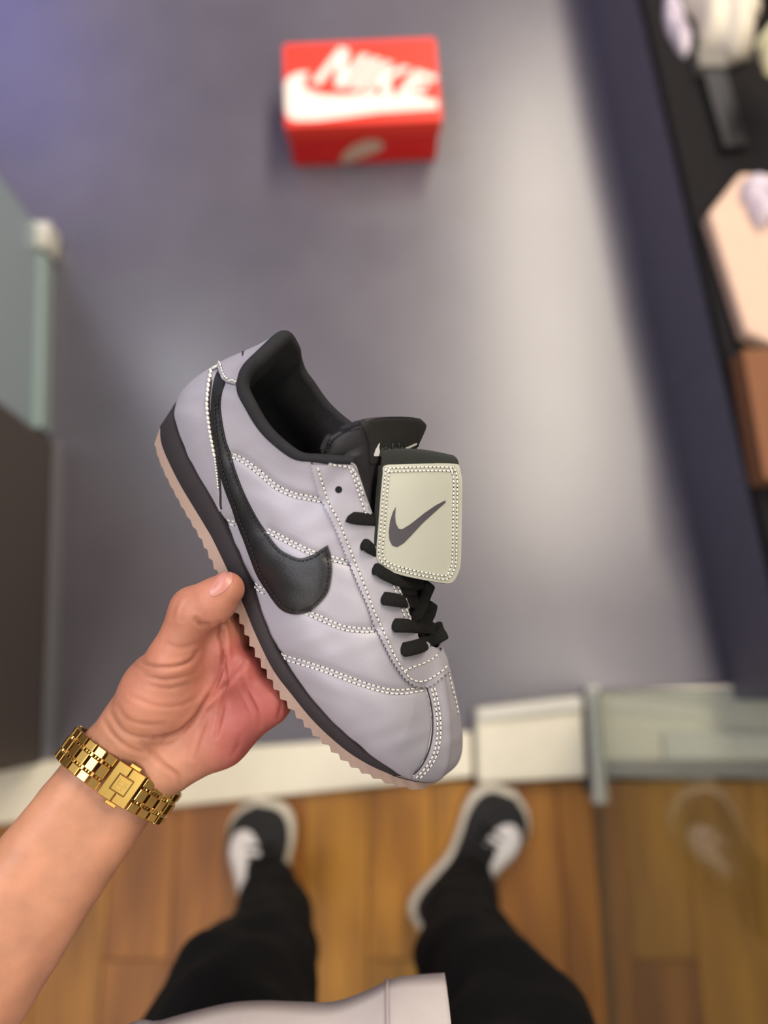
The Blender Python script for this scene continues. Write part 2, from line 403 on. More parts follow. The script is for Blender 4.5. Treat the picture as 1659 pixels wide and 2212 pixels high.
bevel(mesh_obj('bottom_rail', *lpane(-0.768, 0.93, -0.728, 0.52, 0.0, 0.045, 0.022), material('pale_rail', '#9fb0ae', 0.4, 0.2), gd, False), 0.003)

# right: dark display platform with goods on it
PA, PB = np.array([0.485, 1.95]), np.array([0.668, -0.02])
pd = (PB - PA) / np.linalg.norm(PB - PA); pn = np.array([-pd[1], pd[0]])       # pn points to the right, away from the aisle
def plat(s0, s1, d0, d1, z0, z1):                # s along the platform from the far end, d to the right
    Q = [PA + pd * s + pn * d for s, d in ((s1, d0), (s1, d1), (s0, d1), (s0, d0))]
    return hexa([(q[0], q[1], z0) for q in Q], [(q[0], q[1], z1) for q in Q])
LP = float(np.linalg.norm(PB - PA))
pl = tag(empty('display_platform', (1.0, 1.0, 0)), 'long low navy and black display platform along the right', 'platform')
mesh_obj('base', *plat(0, LP, 0.0, 0.9, 0.0, 0.225), M['plinth'], pl, False)
bevel(mesh_obj('top_slab', *plat(-0.01, LP + 0.01, 0.0, 0.92, 0.225, 0.25), M['black_slab'], pl, False), 0.004)
ZT = 0.25
def ptop(px, py, z=ZT): return at(px, py, z)
def goods_box(name, label, cat, cx, cy, sx, sy, h, rz, m, z=ZT, lidm=None):
    t = tag(empty(name, (cx, cy, z)), label, cat)
    P = box_pts(cx - sx/2, cx + sx/2, cy - sy/2, cy + sy/2, z, z + h * 0.72, rz, (cx, cy))
    bevel(mesh_obj('body', P, BOXF, m, t, False), 0.004)
    P = box_pts(cx - sx/2 - .004, cx + sx/2 + .004, cy - sy/2 - .004, cy + sy/2 + .004, z + h * 0.66, z + h, rz, (cx, cy))
    bevel(mesh_obj('lid', P, BOXF, lidm or m, t, False), 0.004)
    return t
def cloth_pile(name, label, cat, cx, cy, rx, ry, h, rz, m, seed, z=ZT, amp=0.25):
    r = np.random.default_rng(seed); nr, nc = 18, 48; V = []
    ph = r.uniform(0, 6.28, 6)
    for i in range(nr):
        t = i / (nr - 1); rad = math.cos(t * math.pi / 2) ** 0.6 if i else 1.0
        for j in range(nc):
            a = 2 * math.pi * j / nc
            k = 1 + amp * (0.5 * math.sin(3 * a + ph[0]) + 0.35 * math.sin(5 * a + ph[1] + 3 * t) + 0.25 * math.sin(9 * a + ph[2]))
            zz = h * math.sin(t * math.pi / 2) * (1 + 0.14 * math.sin(4 * a + ph[3] + 5 * t))
            x, y = rx * rad * k * math.cos(a), ry * rad * k * math.sin(a)
            V.append((cx + x * math.cos(rz) - y * math.sin(rz), cy + x * math.sin(rz) + y * math.cos(rz), z + zz))
    V.append((cx, cy, z + h)); Fc = grid_faces(nr, nc, True)
    Fc += [((nr - 1) * nc + j, (nr - 1) * nc + (j + 1) % nc, len(V) - 1) for j in range(nc)]
    Fc.append(tuple(range(nc))[::-1])
    return tag(mesh_obj(name, V, Fc, m), label, cat)
q = ptop(1505, 48); cloth_pile('folded_garment', 'crumpled cream garment lying on the black platform top', 'garment', q[0] + .045, q[1] + .03, 0.070, 0.13, 0.07, 0.15, M['cloth_white'], 3)
q = ptop(1458, 62); cloth_pile('folded_garment', 'pale lilac cloth edge hanging beside the cream garment', 'garment', q[0], q[1], 0.018, 0.075, 0.03, 0.15, M['cloth_lilac'], 5, amp=.12)
q = ptop(1640, 60); goods_box('storage_carton', 'tan carton at the far right edge of the platform', 'carton', q[0] + 0.19, q[1] + 0.06, 0.30, 0.40, 0.12, 0.10, M['tan'])
q = ptop(1655, 115, ZT + .12); cloth_pile('yellow_cap', 'pale yellow cap on top of the tan carton', 'cap', q[0] + 0.03, q[1], 0.05, 0.05, 0.05, 0, material('pale_yellow_cloth', '#e6dfae', 0.9), 8, z=ZT + .12)
rail = tag(empty('metal_rail', (0.8, 1.3, ZT)), 'dark steel rail lying along the black platform top', 'rail')
r0, r1 = ptop(1528, 150), ptop(1580, 330)
rd = (r1 - r0)[:2]; rd /= np.linalg.norm(rd); rn = np.array([rd[1], -rd[0]]) * 0.022
mesh_obj('bar', *hexa([(r0[0]-rn[0], r0[1]-rn[1], ZT), (r0[0]+rn[0], r0[1]+rn[1], ZT), (r1[0]+rn[0], r1[1]+rn[1], ZT), (r1[0]-rn[0], r1[1]-rn[1], ZT)][::-1],
         [(r0[0]-rn[0], r0[1]-rn[1], ZT+.02), (r0[0]+rn[0], r0[1]+rn[1], ZT+.02), (r1[0]+rn[0], r1[1]+rn[1], ZT+.02), (r1[0]-rn[0], r1[1]-rn[1], ZT+.02)][::-1]), M['steel'], rail, False)
bevel(mesh_obj('end_cap', box_pts(r0[0]-.03, r0[0]+.03, r0[1]-.02, r0[1]+.03, ZT, ZT+.028), BOXF, material('grey_cap', '#6a655f', 0.5), rail, False), .004)
# peach display block: an irregular five-sided block whose corner points at the aisle
pk = tag(empty('display_block', (0.95, 0.8, ZT)), 'peach coloured display block standing on the right platform', 'display block')
hz = 0.035
def top(px, py): q = at(px, py, ZT + hz); return (q[0], q[1])
poly = [top(1532, 458), top(1612, 716), top(1672, 742), (1.05, top(1672, 742)[1]), (1.05, top(1600, 372)[1] - .02), top(1600, 372)]
def prism_poly(poly, z0, z1):
    n_ = len(poly); V = [(p[0], p[1], z0) for p in poly] + [(p[0], p[1], z1) for p in poly]
    return V, [tuple(range(n_))[::-1], tuple(range(n_, 2 * n_))] + [(i, (i + 1) % n_, n_ + (i + 1) % n_, n_ + i) for i in range(n_)]
bevel(mesh_obj('body', *prism_poly(poly, ZT, ZT + hz), M['peach'], pk, False), 0.006)
q = at(1630, 440, ZT + hz); cloth_pile('shoe_pair_wrap', 'pale lilac folded cloth on the peach display block', 'cloth', q[0] + .01, q[1], 0.036, 0.05, 0.035, 0.2, M['cloth_lilac'], 12, z=ZT + hz)
q = at(1668, 430, ZT + hz); goods_box('green_box', 'small dark green box on the peach display block', 'box', q[0] + 0.045, q[1], 0.05, 0.07, 0.04, 0.25, M['green'], z=ZT + hz)
q = at(1664, 318, ZT); goods_box('green_box', 'dark green box on the platform behind the peach block', 'box', q[0] + 0.075, q[1] + .03, 0.10, 0.09, 0.05, 0.2, M['green'])
def c_top(px, py): q = at(px, py, ZT + 0.05); return (q[0], q[1])
ck = tag(empty('cardboard_carton', (0.95, 0.5, ZT)), 'brown cardboard carton on the platform near the peach block', 'carton')
cp_ = [c_top(1604, 752), c_top(1652, 1035), (0.98, c_top(1652, 1035)[1]), (0.98, c_top(1604, 752)[1] - 0.01)]
bevel(mesh_obj('body', *prism_poly(cp_, ZT, ZT + 0.05), M['brown'], ck, False), 0.003)
mesh_obj('tape_strip', *prism_poly([(p[0] * .5 + cp_[2][0] * .5 + dx, p[1]) for p, dx in ((cp_[0], -.02), (cp_[1], -.02), (cp_[1], .02), (cp_[0], .02))], ZT + 0.05, ZT + 0.0506), M['tan'], ck, False)

# red shoe box on the aisle floor
BX = np.array([-0.050, 1.305]); bw, bd, bh = 0.342, 0.222, 0.126; brz = math.radians(3.0)
bxo = tag(empty('shoe_box', (BX[0], BX[1], 0)), 'red cardboard shoe box with white logo standing on the grey floor', 'shoe box')
bevel(mesh_obj('body', box_pts(BX[0]-bw/2+.004, BX[0]+bw/2-.004, BX[1]-bd/2+.004, BX[1]+bd/2-.004, 0, 0.11, brz, BX), BOXF, M['red'], bxo, False), 0.002)
lid = bevel(mesh_obj('lid', box_pts(BX[0]-bw/2, BX[0]+bw/2, BX[1]-bd/2, BX[1]+bd/2, 0.085, bh, brz, BX), BOXF, M['redlid'], bxo, False), 0.003)
cz, sz = math.cos(brz), math.sin(brz)
def on_lid(p, z=bh + 0.0006):                    # p in 0..1 of the lid, x right, y up
    x, y = (p[0] - 0.5) * bw, (p[1] - 0.5) * bd; return (BX[0] + cz * x - sz * y, BX[1] + sz * x + cz * y, z)
def on_front(p):                                 # p in 0..1 of the front face
    x, y = (p[0] - 0.5) * bw, -bd / 2 - 0.0006; return (BX[0] + cz * x - sz * y, BX[1] + sz * x + cz * y, p[1] * 0.126)
def flat_print(name, poly, fn, m, parent):
    P = resample(poly, 0.02, closed=True)
    res = delaunay_2d_cdt([Vector(p) for p in P], [(i, (i + 1) % len(P)) for i in range(len(P))], [], 1, 1e-6)
    return mesh_obj(name, [fn(v) for v in res[0]], res[2], m, parent, False)
SW = [(0.005, 0.52), (0.04, 0.60), (0.10, 0.64), (0.17, 0.64), (0.13, 0.55), (0.13, 0.46), (0.17, 0.40), (0.25, 0.355), (0.38, 0.335), (0.54, 0.35), (0.98, 0.235), (0.98, 0.135), (0.60, 0.12), (0.38, 0.08), (0.20, 0.055), (0.07, 0.06), (0.02, 0.10), (0.003, 0.22)]
flat_print('swoosh_print', SW, on_lid, M['print'], lid)
# four heavy slanted letters on the lid, baseline falling to the right
def letter(strokes, ox, wid):
    base0, base1 = np.array([0.175, 0.50]), np.array([0.90, 0.235]); up = np.array([0.195, 0.43])
    for pl_ in strokes:
        Q = []
        for (a, b) in pl_:
            t = ox + a * wid; p = base0 + (base1 - base0) * t + up * b * (1 - 0.38 * t); Q.append(tuple(p))
        flat_print('letter_print', Q, lambda v: on_lid(v, bh + 0.0009), M['print'], lid)
letter([[(0, 0), (0.27, 0), (0.27, 0.62), (0.70, 0), (1, 0), (1, 1), (0.73, 1), (0.73, 0.40), (0.32, 1), (0, 1)]], 0.0, 0.30)
letter([[(0, 0), (1, 0), (1, 1), (0, 1)]], 0.335, 0.085)
letter([[(0, 0), (0.28, 0), (0.28, 0.36), (0.66, 0), (1, 0), (0.55, 0.52), (0.98, 1), (0.66, 1), (0.28, 0.62), (0.28, 1), (0, 1)]], 0.455, 0.26)
letter([[(0, 0), (1, 0), (1, 0.24), (0.34, 0.24), (0.34, 0.39), (0.9, 0.39), (0.9, 0.61), (0.34, 0.61), (0.34, 0.76), (1, 0.76), (1, 1), (0, 1)]], 0.745, 0.22)
SF = [(0.33, 0.16), (0.37, 0.36), (0.43, 0.52), (0.52, 0.62), (0.60, 0.60), (0.63, 0.48), (0.61, 0.36), (0.55, 0.27), (0.46, 0.16), (0.39, 0.08), (0.34, 0.08)]
flat_print('badge_print', SF, on_front, material('dull_white_print', '#cfae98', 0.6), bxo)

# ------------------------------------------------------------------ the held sneaker
# shoe frame: u heel to toe, w towards the outer (near) side, v up from the ground, millimetres
a_ = math.radians(55); e_ = math.radians(35)
Lc = np.array([math.cos(a_), -math.sin(a_), 0]); Pc = np.array([math.sin(a_), math.cos(a_), 0]); Zc = np.array([0, 0, 1.0])
Uc = math.cos(e_) * Pc + math.sin(e_) * Zc; Wc = -math.sin(e_) * Pc + math.cos(e_) * Zc
rot = lambda v: v[0] * RT + v[1] * UP + v[2] * BK
SO = W3(380, 905, 0.45); SL, SWd, SU = rot(Lc), rot(Wc), rot(Uc)
def S2W(X):
    X = np.asarray(X, float) / 1000.0
    return SO + X[..., 0:1] * SL + X[..., 1:2] * SWd + X[..., 2:3] * SU
def W2S(P):
    q = np.asarray(P, float) - SO; return np.stack([q @ SL, q @ SWd, q @ SU], -1) * 1000
def ray_w(p, w):                               # pixel + w -> (u, w, v)
    d = dirs(np.array(p, float)); s = ((SO - CAM) @ SWd + w / 1000) / (d @ SWd); return W2S(CAM + d * s)
def ray_v(p, v):
    d = dirs(np.array(p, float)); s = ((SO - CAM) @ SU + v / 1000) / (d @ SU); return W2S(CAM + d * s)
VBU, VBV = [-8, 0, 15, 35, 150, 185, 215, 245, 270, 290], [7, 5, 1.5, 0, 0, 1.5, 4.5, 9.5, 15, 20]
vb = lambda u: float(np.interp(u, VBU, VBV))
GUM = [(334,958),(336,967),(341.7,988.6),(354.7,1021),(372,1056),(393.8,1097),(415.5,1134),(439.4,1177),(472,1246),(507,1318),(527,1362),(543.7,1399),(565,1438),(590,1482),(610,1512),(640,1547),(672,1582),(702,1609),(730,1634),(764,1659),(806,1680),(849,1696),(890,1705),(915,1705),(945,1692)]
GTOP = [(348,917),(346,928),(347,950),(353.6,973),(370,1010),(391.6,1051.6),(417.7,1095),(441.5,1134),(465.4,1177),(520.5,1294.7),(551,1368),(589,1445.5),(632,1503),(670,1549.7),(710.5,1590),(756.8,1627.8),(806,1656.7),(849,1674),(890,1685),(921.7,1690),(945,1687)]
UPS = [(379.7,889),(383,915),(391.6,943),(406.8,980),(428.5,1021),(454.5,1064.6),(485,1125),(511,1180),(541.7,1254),(565,1320),(597.6,1399),(629.4,1451),(675.7,1512),(722,1561),(774,1610),(820,1645),(855,1662.5),(872,1676)]
def solve_v(p, dv):
    u = ray_v(p, 5)[0]
    for _ in range(6): r = ray_v(p, vb(u) + dv); u = r[0]
    return r
gum_lat = np.array([solve_v(p, 0) for p in GUM]); gt_lat = np.array([solve_v(p, 8.5) for p in GTOP])
def solve_w(p):
    u = ray_v(p, 25)[0]
    for _ in range(12):
        w = np.interp(u, gt_lat[:, 0], gt_lat[:, 1]) - 1.2; r = ray_w(p, w); u = 0.5 * u + 0.5 * r[0]
    return r
up_lat = np.array([solve_w(p) for p in UPS[2:]])
h0 = ray_v(UPS[0], 28); h1 = ray_v(UPS[1], 28)
up_lat = np.vstack([[h0, h1], up_lat])
tip = gt_lat[-1]
VUU = np.concatenate([[-8], up_lat[:, 0], [tip[0] + 4]]); VUV = np.concatenate([[27], up_lat[:, 2], [tip[2] + .6]])
vu = lambda u: float(np.interp(u, VUU, VUV))
MED = np.array([(276, -2.5), (270.5, -10), (263, -21), (251, -30), (236, -36.5), (214, -41), (190, -42), (160, -38), (130, -33), (100, -30), (70, -29), (45, -30), (25, -29), (11, -23), (3, -13)], float)
def full_loop(lat_toe2heel, med_toe2heel, tip_, heel_, n):
    A = resample(catmull(np.vstack([[tip_], lat_toe2heel, [heel_]]), 600), n=n)
    B = resample(catmull(np.vstack([[tip_], med_toe2heel, [heel_]]), 600), n=n)
    return A, B
NB = 320
def teeth(P):
    Q = P.copy(); u = Q[:, 0]
    amp = np.interp(u, [0, 60, 110, 200, 285], [0.5, 1.0, 2.7, 3.1, 2.9])
    s = (u / 6.9) % 1.0; tri = np.where(s < 0.65, s / 0.65, (1 - s) / 0.35)
    Q[:, 2] += amp * (1 - tri) * 1.2 - amp * .4; return Q
med3 = lambda dw, vf: np.array([(u, w + dw, vf(u)) for u, w in MED])
g_tip = np.array([gum_lat[-1, 0] - 1, gum_lat[-1, 1] - 2, vb(284)]); g_heel = np.array([-1.0, 0, 6.0])
GL, GM = full_loop(np.vstack([gum_lat[::-1][1:], [[4.5, 20, 4.2], [0.8, 11, 5.4]]]), np.vstack([med3(0, vb), [[0.8, -11, 5.4]]]), g_tip, g_heel, NB)
GL, GM = teeth(GL), teeth(GM)
t_heel = np.array([-3.5, 0, 14.0])
TL_, TM_ = full_loop(np.vstack([gt_lat[::-1][1:], [[-1.5, 11, 14]]]), np.vstack([med3(1, lambda u: vb(u) + 8.5), [[-1.5, -11, 14]]]), tip, t_heel, NB)
u_tip = np.array([tip[0] - .3, tip[1], tip[2] - .2]); u_heel = np.array([-6.0, 0, 27.0])
gt_front = [(p - np.array([0.2, 0.3, 0.2])) for p in gt_lat[::-1][1:4]]
FL_, FM_ = full_loop(np.vstack([gt_front, up_lat[::-1], [[-2.5, 14, 28]]]), np.vstack([med3(2, vu), [[-2.5, -14, 28]]]), u_tip, u_heel, NB)
sneaker = tag(empty('sneaker', SO), 'silver leather sneaker with black side logo held in the hand', 'sneaker')

def side_loft(rows):                            # rows of closed loops (lateral forward, medial back)
    loops = [np.vstack([A, B[::-1][1:-1]]) for A, B in rows]
    n = len(loops[0]); return np.vstack(loops), grid_faces(len(loops), n, True), n
# outsole: bevelled side, toothed bottom spanning the width
mid = lambda P, Q, t, o: (P[0] * (1 - t) + Q[0] * t + o, P[1] * (1 - t) + Q[1] * t + o * 0)
V, Fc, n = side_loft([(TL_ * 1.0, TM_ * 1.0), (GL, GM)])
V = list(V)
base = n
for i in range(NB - 1):                          # bottom strips
    li = lambda k: base + k
    mi = lambda k: base + (0 if k == 0 else (NB - 1 if k == NB - 1 else 2 * NB - 2 - k))
    Fc.append((li(i), li(i + 1), mi(i + 1), mi(i)))
for i in range(NB - 1):
    li = lambda k: k
    mi = lambda k: (0 if k == 0 else (NB - 1 if k == NB - 1 else 2 * NB - 2 - k))
    Fc.append((li(i + 1), li(i), mi(i), mi(i + 1)))
o = mesh_obj('outsole', S2W(np.array(V)), Fc, M['gum'], sneaker); sharp(o, 30)
# midsole
def lerp(A, B, t): return A * (1 - t) + B * t
rows = []
for t in np.linspace(0, 1, 7):
    bul = 1.0 * math.sin(math.pi * t)
    rows.append((lerp(TL_, FL_, t) + np.array([0, bul, 0]) * np.clip((TL_[:, 1:2]) / 30, -1, 1), lerp(TM_, FM_, t) + np.array([0, bul, 0]) * np.clip(TM_[:, 1:2] / 30, -1, 1)))
V, Fc, n = side_loft(rows); base = (len(rows) - 1) * n
for i in range(NB - 1):
    mi = lambda k: base + (0 if k == 0 else (NB - 1 if k == NB - 1 else 2 * NB - 2 - k))
    Fc.append((base + i + 1, base + i, mi(i), mi(i + 1)))
mesh_obj('midsole', S2W(V), Fc, M['midsole'], sneaker)

# upper: ruled between the feather line and the throat/collar line
TN = [(948,1398,-4,None),(944,1399,-1.5,279),(936,1397,1.5,270),(924,1391,4,258),(904,1375,9,238),(888,1333,12,214),(871,1285,14,195),(855,1243,15,180),(838,1200,15.5,166),(820,1150,16,152),(804,1106,17,140),(789,1065,18,128),(775,1024,19,117),(762,1002,20,108),(720,998,26,98),(673,993,30,86),(645,991,31,79),(624,980,32,73),(598,960,32,65),(570,934,32,56),(548,902,31.5,48),(533,874,31,40),(520,852,30,33),(516,830,29,27),(519,811,27,21),(528,791,24,15),(543,776,20,9),(570,750,12,3),(593,728,5,-3),(604,722,0,None)]
Tl = np.array([ray_w(q[:2], q[2]) for q in TN])
Tm = Tl.copy(); Tm[:, 1] = -Tl[:, 1]; Tm[0] = Tl[0]; Tm[1, 1] = -7; Tm[2, 1] = -9; Tm[3, 1] = -11; Tm[4, 1] = -13; Tm[-1] = Tl[-1]
def base_at(FLp, u, first, last):
    if first: return FLp[0]
    if last: return FLp[-1]
    d = np.abs(FLp[:, 0] - u); return FLp[int(np.argmin(d))]
Bl = np.array([base_at(FL_, q[3], i == 0, i == len(TN) - 1) if q[3] is not None else (FL_[0] if i == 0 else FL_[-1]) for i, q in enumerate(TN)])
Bm = np.array([base_at(FM_, q[3], i == 0, i == len(TN) - 1) if q[3] is not None else (FM_[0] if i == 0 else FM_[-1]) for i, q in enumerate(TN)])
nT = len(TN)
# section shape: k1 rise of first handle, o1 outward bulge (mm), k2 reach of second handle, k3 drop of second handle
KU = {0: (.42, 0, .44, .14), 3: (.48, 2.0, .47, .12), 4: (.55, 3, .50, .10), 6: (.58, 3, .48, .12), 9: (.58, 4, .42, .22), 12: (.5, 4, .36, .30), 14: (.45, 4, .3, .32), 17: (.40, 3, .3, .35), 22: (.38, 3, .3, .35), 25: (.38, 3.5, .2, .38), 29: (.36, 2.5, .25, .36)}
ks = sorted(KU); KP = np.stack([np.interp(range(nT), ks, [KU[k][j] for k in ks]) for j in range(4)], 1)
KUm = dict(KU); KUm.update({0: (.42, 0, .44, .14), 1: (.38, 0, .38, .18), 2: (.36, 0, .34, .22), 3: (.36, 0, .30, .26), 4: (.36, 0, .26, .30), 6: (.42, 0, .22, .36), 9: (.45, 1, .22, .38), 12: (.42, 2, .26, .36)})
ksm = sorted(KUm); KPm = np.stack([np.interp(range(nT), ksm, [KUm[k][j] for k in ksm]) for j in range(4)], 1)
def densify(T, B, n, KP=KP):
    idx = np.linspace(0, nT - 1, n)
    # spread samples evenly along the base+top length
    Tc, Bc = catmull(T, 1500), catmull(B, 1500)
    gi = np.linspace(0, nT - 1, 1500); wgt = smoothstep(15.0, 16.0, gi)[:, None] * smoothstep(29, 28.4, gi)[:, None]
    Ts = np.stack([np.convolve(np.pad(Tc[:, k], 60, mode='edge'), np.hanning(121) / np.hanning(121).sum(), 'valid') for k in range(3)], 1); Tc = Tc * (1 - wgt) + Ts * wgt
    L = np.concatenate([[0], np.cumsum(np.linalg.norm(np.diff(Tc, axis=0), axis=1) + np.linalg.norm(np.diff(Bc, axis=0), axis=1))])
    s = np.linspace(0, L[-1], n); f = np.interp(s, L, np.linspace(0, nT - 1, 1500))
    g = np.linspace(0, nT - 1, 1500)
    I = lambda C: np.stack([np.interp(f, g, C[:, k]) for k in range(3)], 1)
    K = np.stack([np.interp(f, range(nT), KP[:, j]) for j in range(4)], 1)
    return I(Tc), I(Bc), K
NL, NT = 330, 84
def shell(T, B, n, side):
    T, B, K = densify(T, B, n, KP if side > 0 else KPm)
    tg = np.gradient(B, axis=0); nn = np.stack([-tg[:, 1], tg[:, 0]], 1) * (-side); nn /= np.linalg.norm(nn, axis=1)[:, None] + 1e-9
    nn = np.array([np.convolve(np.pad(nn[:, k], 6, mode='edge'), np.ones(13) / 13, 'valid') for k in range(2)]).T
    N3 = np.hstack([nn, np.zeros((len(nn), 1))])
    h = (T[:, 2] - B[:, 2])[:, None]; hv = B - T; hv[:, 2] = 0
    U3 = np.array([[0, 0, 1.0]])
    C1 = B + U3 * K[:, :1] * h + N3 * K[:, 1:2]; C2 = T + hv * K[:, 2:3] - U3 * K[:, 3:4] * h
    t = np.linspace(0, 1, NT)[None, :, None]
    return (B[:, None] * (1 - t) ** 3 + 3 * C1[:, None] * t * (1 - t) ** 2 + 3 * C2[:, None] * t * t * (1 - t) + T[:, None] * t ** 3), T, B
def lat_fix_normal_sign(): pass
SLt, TLd, BLd = shell(Tl, Bl, NL, 1.0)
SMd, TMd, BMd = shell(Tm, Bm, NL, -1.0)
# join: lateral toe->heel then medial heel->toe (closed loop)
SH = np.concatenate([SLt, SMd[::-1][1:-1]], 0); nC = len(SH)
P = S2W(SH.reshape(-1, 3)).reshape(nC, NT, 3)
def vnorm(P, wrap=True):
    if wrap: du = np.roll(P, -1, 0) - np.roll(P, 1, 0)
    else: du = np.gradient(P, axis=0)
    dv = np.gradient(P, axis=1); n_ = np.cross(du, dv); n_ /= np.linalg.norm(n_, axis=2)[..., None] + 1e-12; return n_
Nn = vnorm(P)
ctr = S2W(np.array([120, 0, 40.0]))
if np.mean(np.sum(Nn * (P - ctr), -1)) < 0: Nn = -Nn
# seams traced on the outer side
SEAMS = {'s1': [(503,984),(528,996),(560,1020),(595,1050),(632,1068),(666,1075),(700,1082)],
         's2': [(578,1146),(611,1163),(647,1182),(685,1198),(716.5,1207),(757,1217)],
         's3': [(490,1126.5),(500,1129),(515,1132.5)],
         's4': [(549,1263),(560,1271),(576,1280)],
         's4b': [(661,1322),(692,1335),(721,1348.7),(750,1358),(788,1361.5),(812,1360)],
         's5': [(602,1416),(652.6,1431),(699,1445.5),(745,1463),(791.5,1480),(835,1492),(872.5,1494),(916,1487)]}
HEEL = [(464,780),(455.6,821.5),(451,863),(452,895),(459,943),(467.6,988.6),(472,1025.5),(475,1058),(475,1088),(477,1100)]
TAB = [(464,778),(472,788),(479,808),(488,821),(516,829)]
TOEL = [(920,1478),(930.4,1517.8),(934.7,1558),(931.8,1599),(921.7,1633.6),(906,1660),(894,1672)]
TOER = [(968,1452),(977,1489),(984,1515),(990,1550)]
pxv = to_px(P); view = P - CAM; facing = -np.sum(Nn * view, -1) / np.linalg.norm(view, axis=-1)
flat = pxv.reshape(-1, 2); disp = np.zeros(len(flat)); fr = np.clip(facing.reshape(-1) * 3, 0, 1)
isl = np.zeros((nC, NT), bool); isl[:NL] = True; isl = isl.reshape(-1)
full_s2 = SEAMS['s2']
for k, c in SEAMS.items():
    d = seg_dist(curve(c, 4), flat)
    disp += np.where(isl, 1, 0) * fr * (-1.1e-3 * np.exp(-(d / 9.0) ** 2) - 0.9e-3 * np.exp(-(d / 30.0) ** 2))
d = seg_dist(curve(TOEL, 4), flat); disp += fr * (-0.5e-3 * np.exp(-(d / 5.0) ** 2))
# soft waves of the padded leather
ph = P.reshape(-1, 3)
disp += fr * 0.00035 * (np.sin(ph[:, 0] * 190 + 3 * np.sin(ph[:, 1] * 120)) * np.sin(ph[:, 1] * 170 + 1.0))
# heel panel and toe strip sit a little proud
heel_poly = np.vstack([curve(HEEL, 3), [(470, 1140), (300, 1000), (300, 700), (460, 700)]])
tab_poly = np.vstack([curve(TAB, 3), [(530, 800), (620, 735), (610, 690), (400, 690), (455, 775)]])
toe_poly = np.vstack([curve(TOEL, 3), [(880, 1730), (1060, 1730), (1060, 1400), (975, 1443), (930, 1470)]])
uu = SH.reshape(-1, 3)[:, 0]
in_heel = inside(heel_poly, flat) & (uu < 75); in_tab = inside(tab_poly, flat) & (uu < 40) & (SH.reshape(-1, 3)[:, 2] > 60)
# hidden inner half follows by mirror of position
uv_ = SH.reshape(-1, 3)
in_heel |= (~isl) & (uv_[:, 0] < 30 - 0.2 * (uv_[:, 2] - 27)) & (uv_[:, 2] < 72)
in_tab |= (~isl) & (uv_[:, 0] < 22) & (uv_[:, 2] >= 72)
in_heel &= ~in_tab
in_toe = inside(toe_poly, flat) & (uu > 190) & (facing.reshape(-1) > -0.2)
disp[in_heel] += 0.0007; disp[in_tab] += 0.0011; disp[in_toe] += 0.0002
P = (P.reshape(-1, 3) + disp[:, None] * Nn.reshape(-1, 3)).reshape(nC, NT, 3)
FACES = np.array(grid_faces(nC, NT) + [((nC - 1) * NT + j, (nC - 1) * NT + j + 1, j + 1, j) for j in range(NT - 1)])
FL2 = np.array(grid_faces(nC, NT))
Vall = P.reshape(-1, 3)
def sub_mesh(name, mask_v, m, any_=False):
    fm = mask_v[FACES].mean(1) >= 0.5
    F_ = FACES[fm]; used = np.unique(F_); mp = -np.ones(len(Vall), int); mp[used] = np.arange(len(used))
    o = mesh_obj(name, Vall[used], mp[F_], m, sneaker)
    s = o.modifiers.new('solid', 'SOLIDIFY'); s.thickness = 0.0012; s.offset = -1
    return o, fm
o1, f1 = sub_mesh('heel_panel', in_heel, M['silver']); o2, f2 = sub_mesh('heel_tab', in_tab, M['silver']); o3, f3 = sub_mesh('toe_strip', in_toe, M['silver'])
rest = ~(f1 | f2 | f3); F_ = FACES[rest]; used = np.unique(F_); mp = -np.ones(len(Vall), int); mp[used] = np.arange(len(used))
upper = mesh_obj('upper', Vall[used], mp[F_], M['silver'], sneaker)
so = upper.modifiers.new('solid', 'SOLIDIFY'); so.thickness = 0.0015; so.offset = -1
# make sure shells face outwards
for o in (o1, o2, o3, upper):
    me = o.data; k = len(me.polygons) // 2; c = np.array(me.polygons[k].center); nrm = np.array(me.polygons[k].normal)
    tot = sum(float(np.dot(np.array(p.normal), np.array(p.center) - (ctr - np.array((0, 0, 0))))) for p in list(me.polygons)[::17])
    if tot < 0: me.flip_normals()
bvh = BVHTree.FromPolygons([tuple(v) for v in Vall], [tuple(f) for f in FACES])
Nflat = Nn.reshape(-1, 3)
def snap(p, tree, zguess=0.4):
    d = dirs(np.array(p, float)); h = tree.ray_cast(Vector(CAM), Vector(d).normalized())
    if h[0] is not None: return np.array(h[0]), np.array(h[1]) * (1 if np.dot(h[1], d) < 0 else -1)
    q = Vector(CAM + d * zguess); h = tree.find_nearest(q)
    nn_ = np.array(h[1]); 
    if np.dot(nn_, d) > 0: nn_ = -nn_
    return np.array(h[0]), nn_
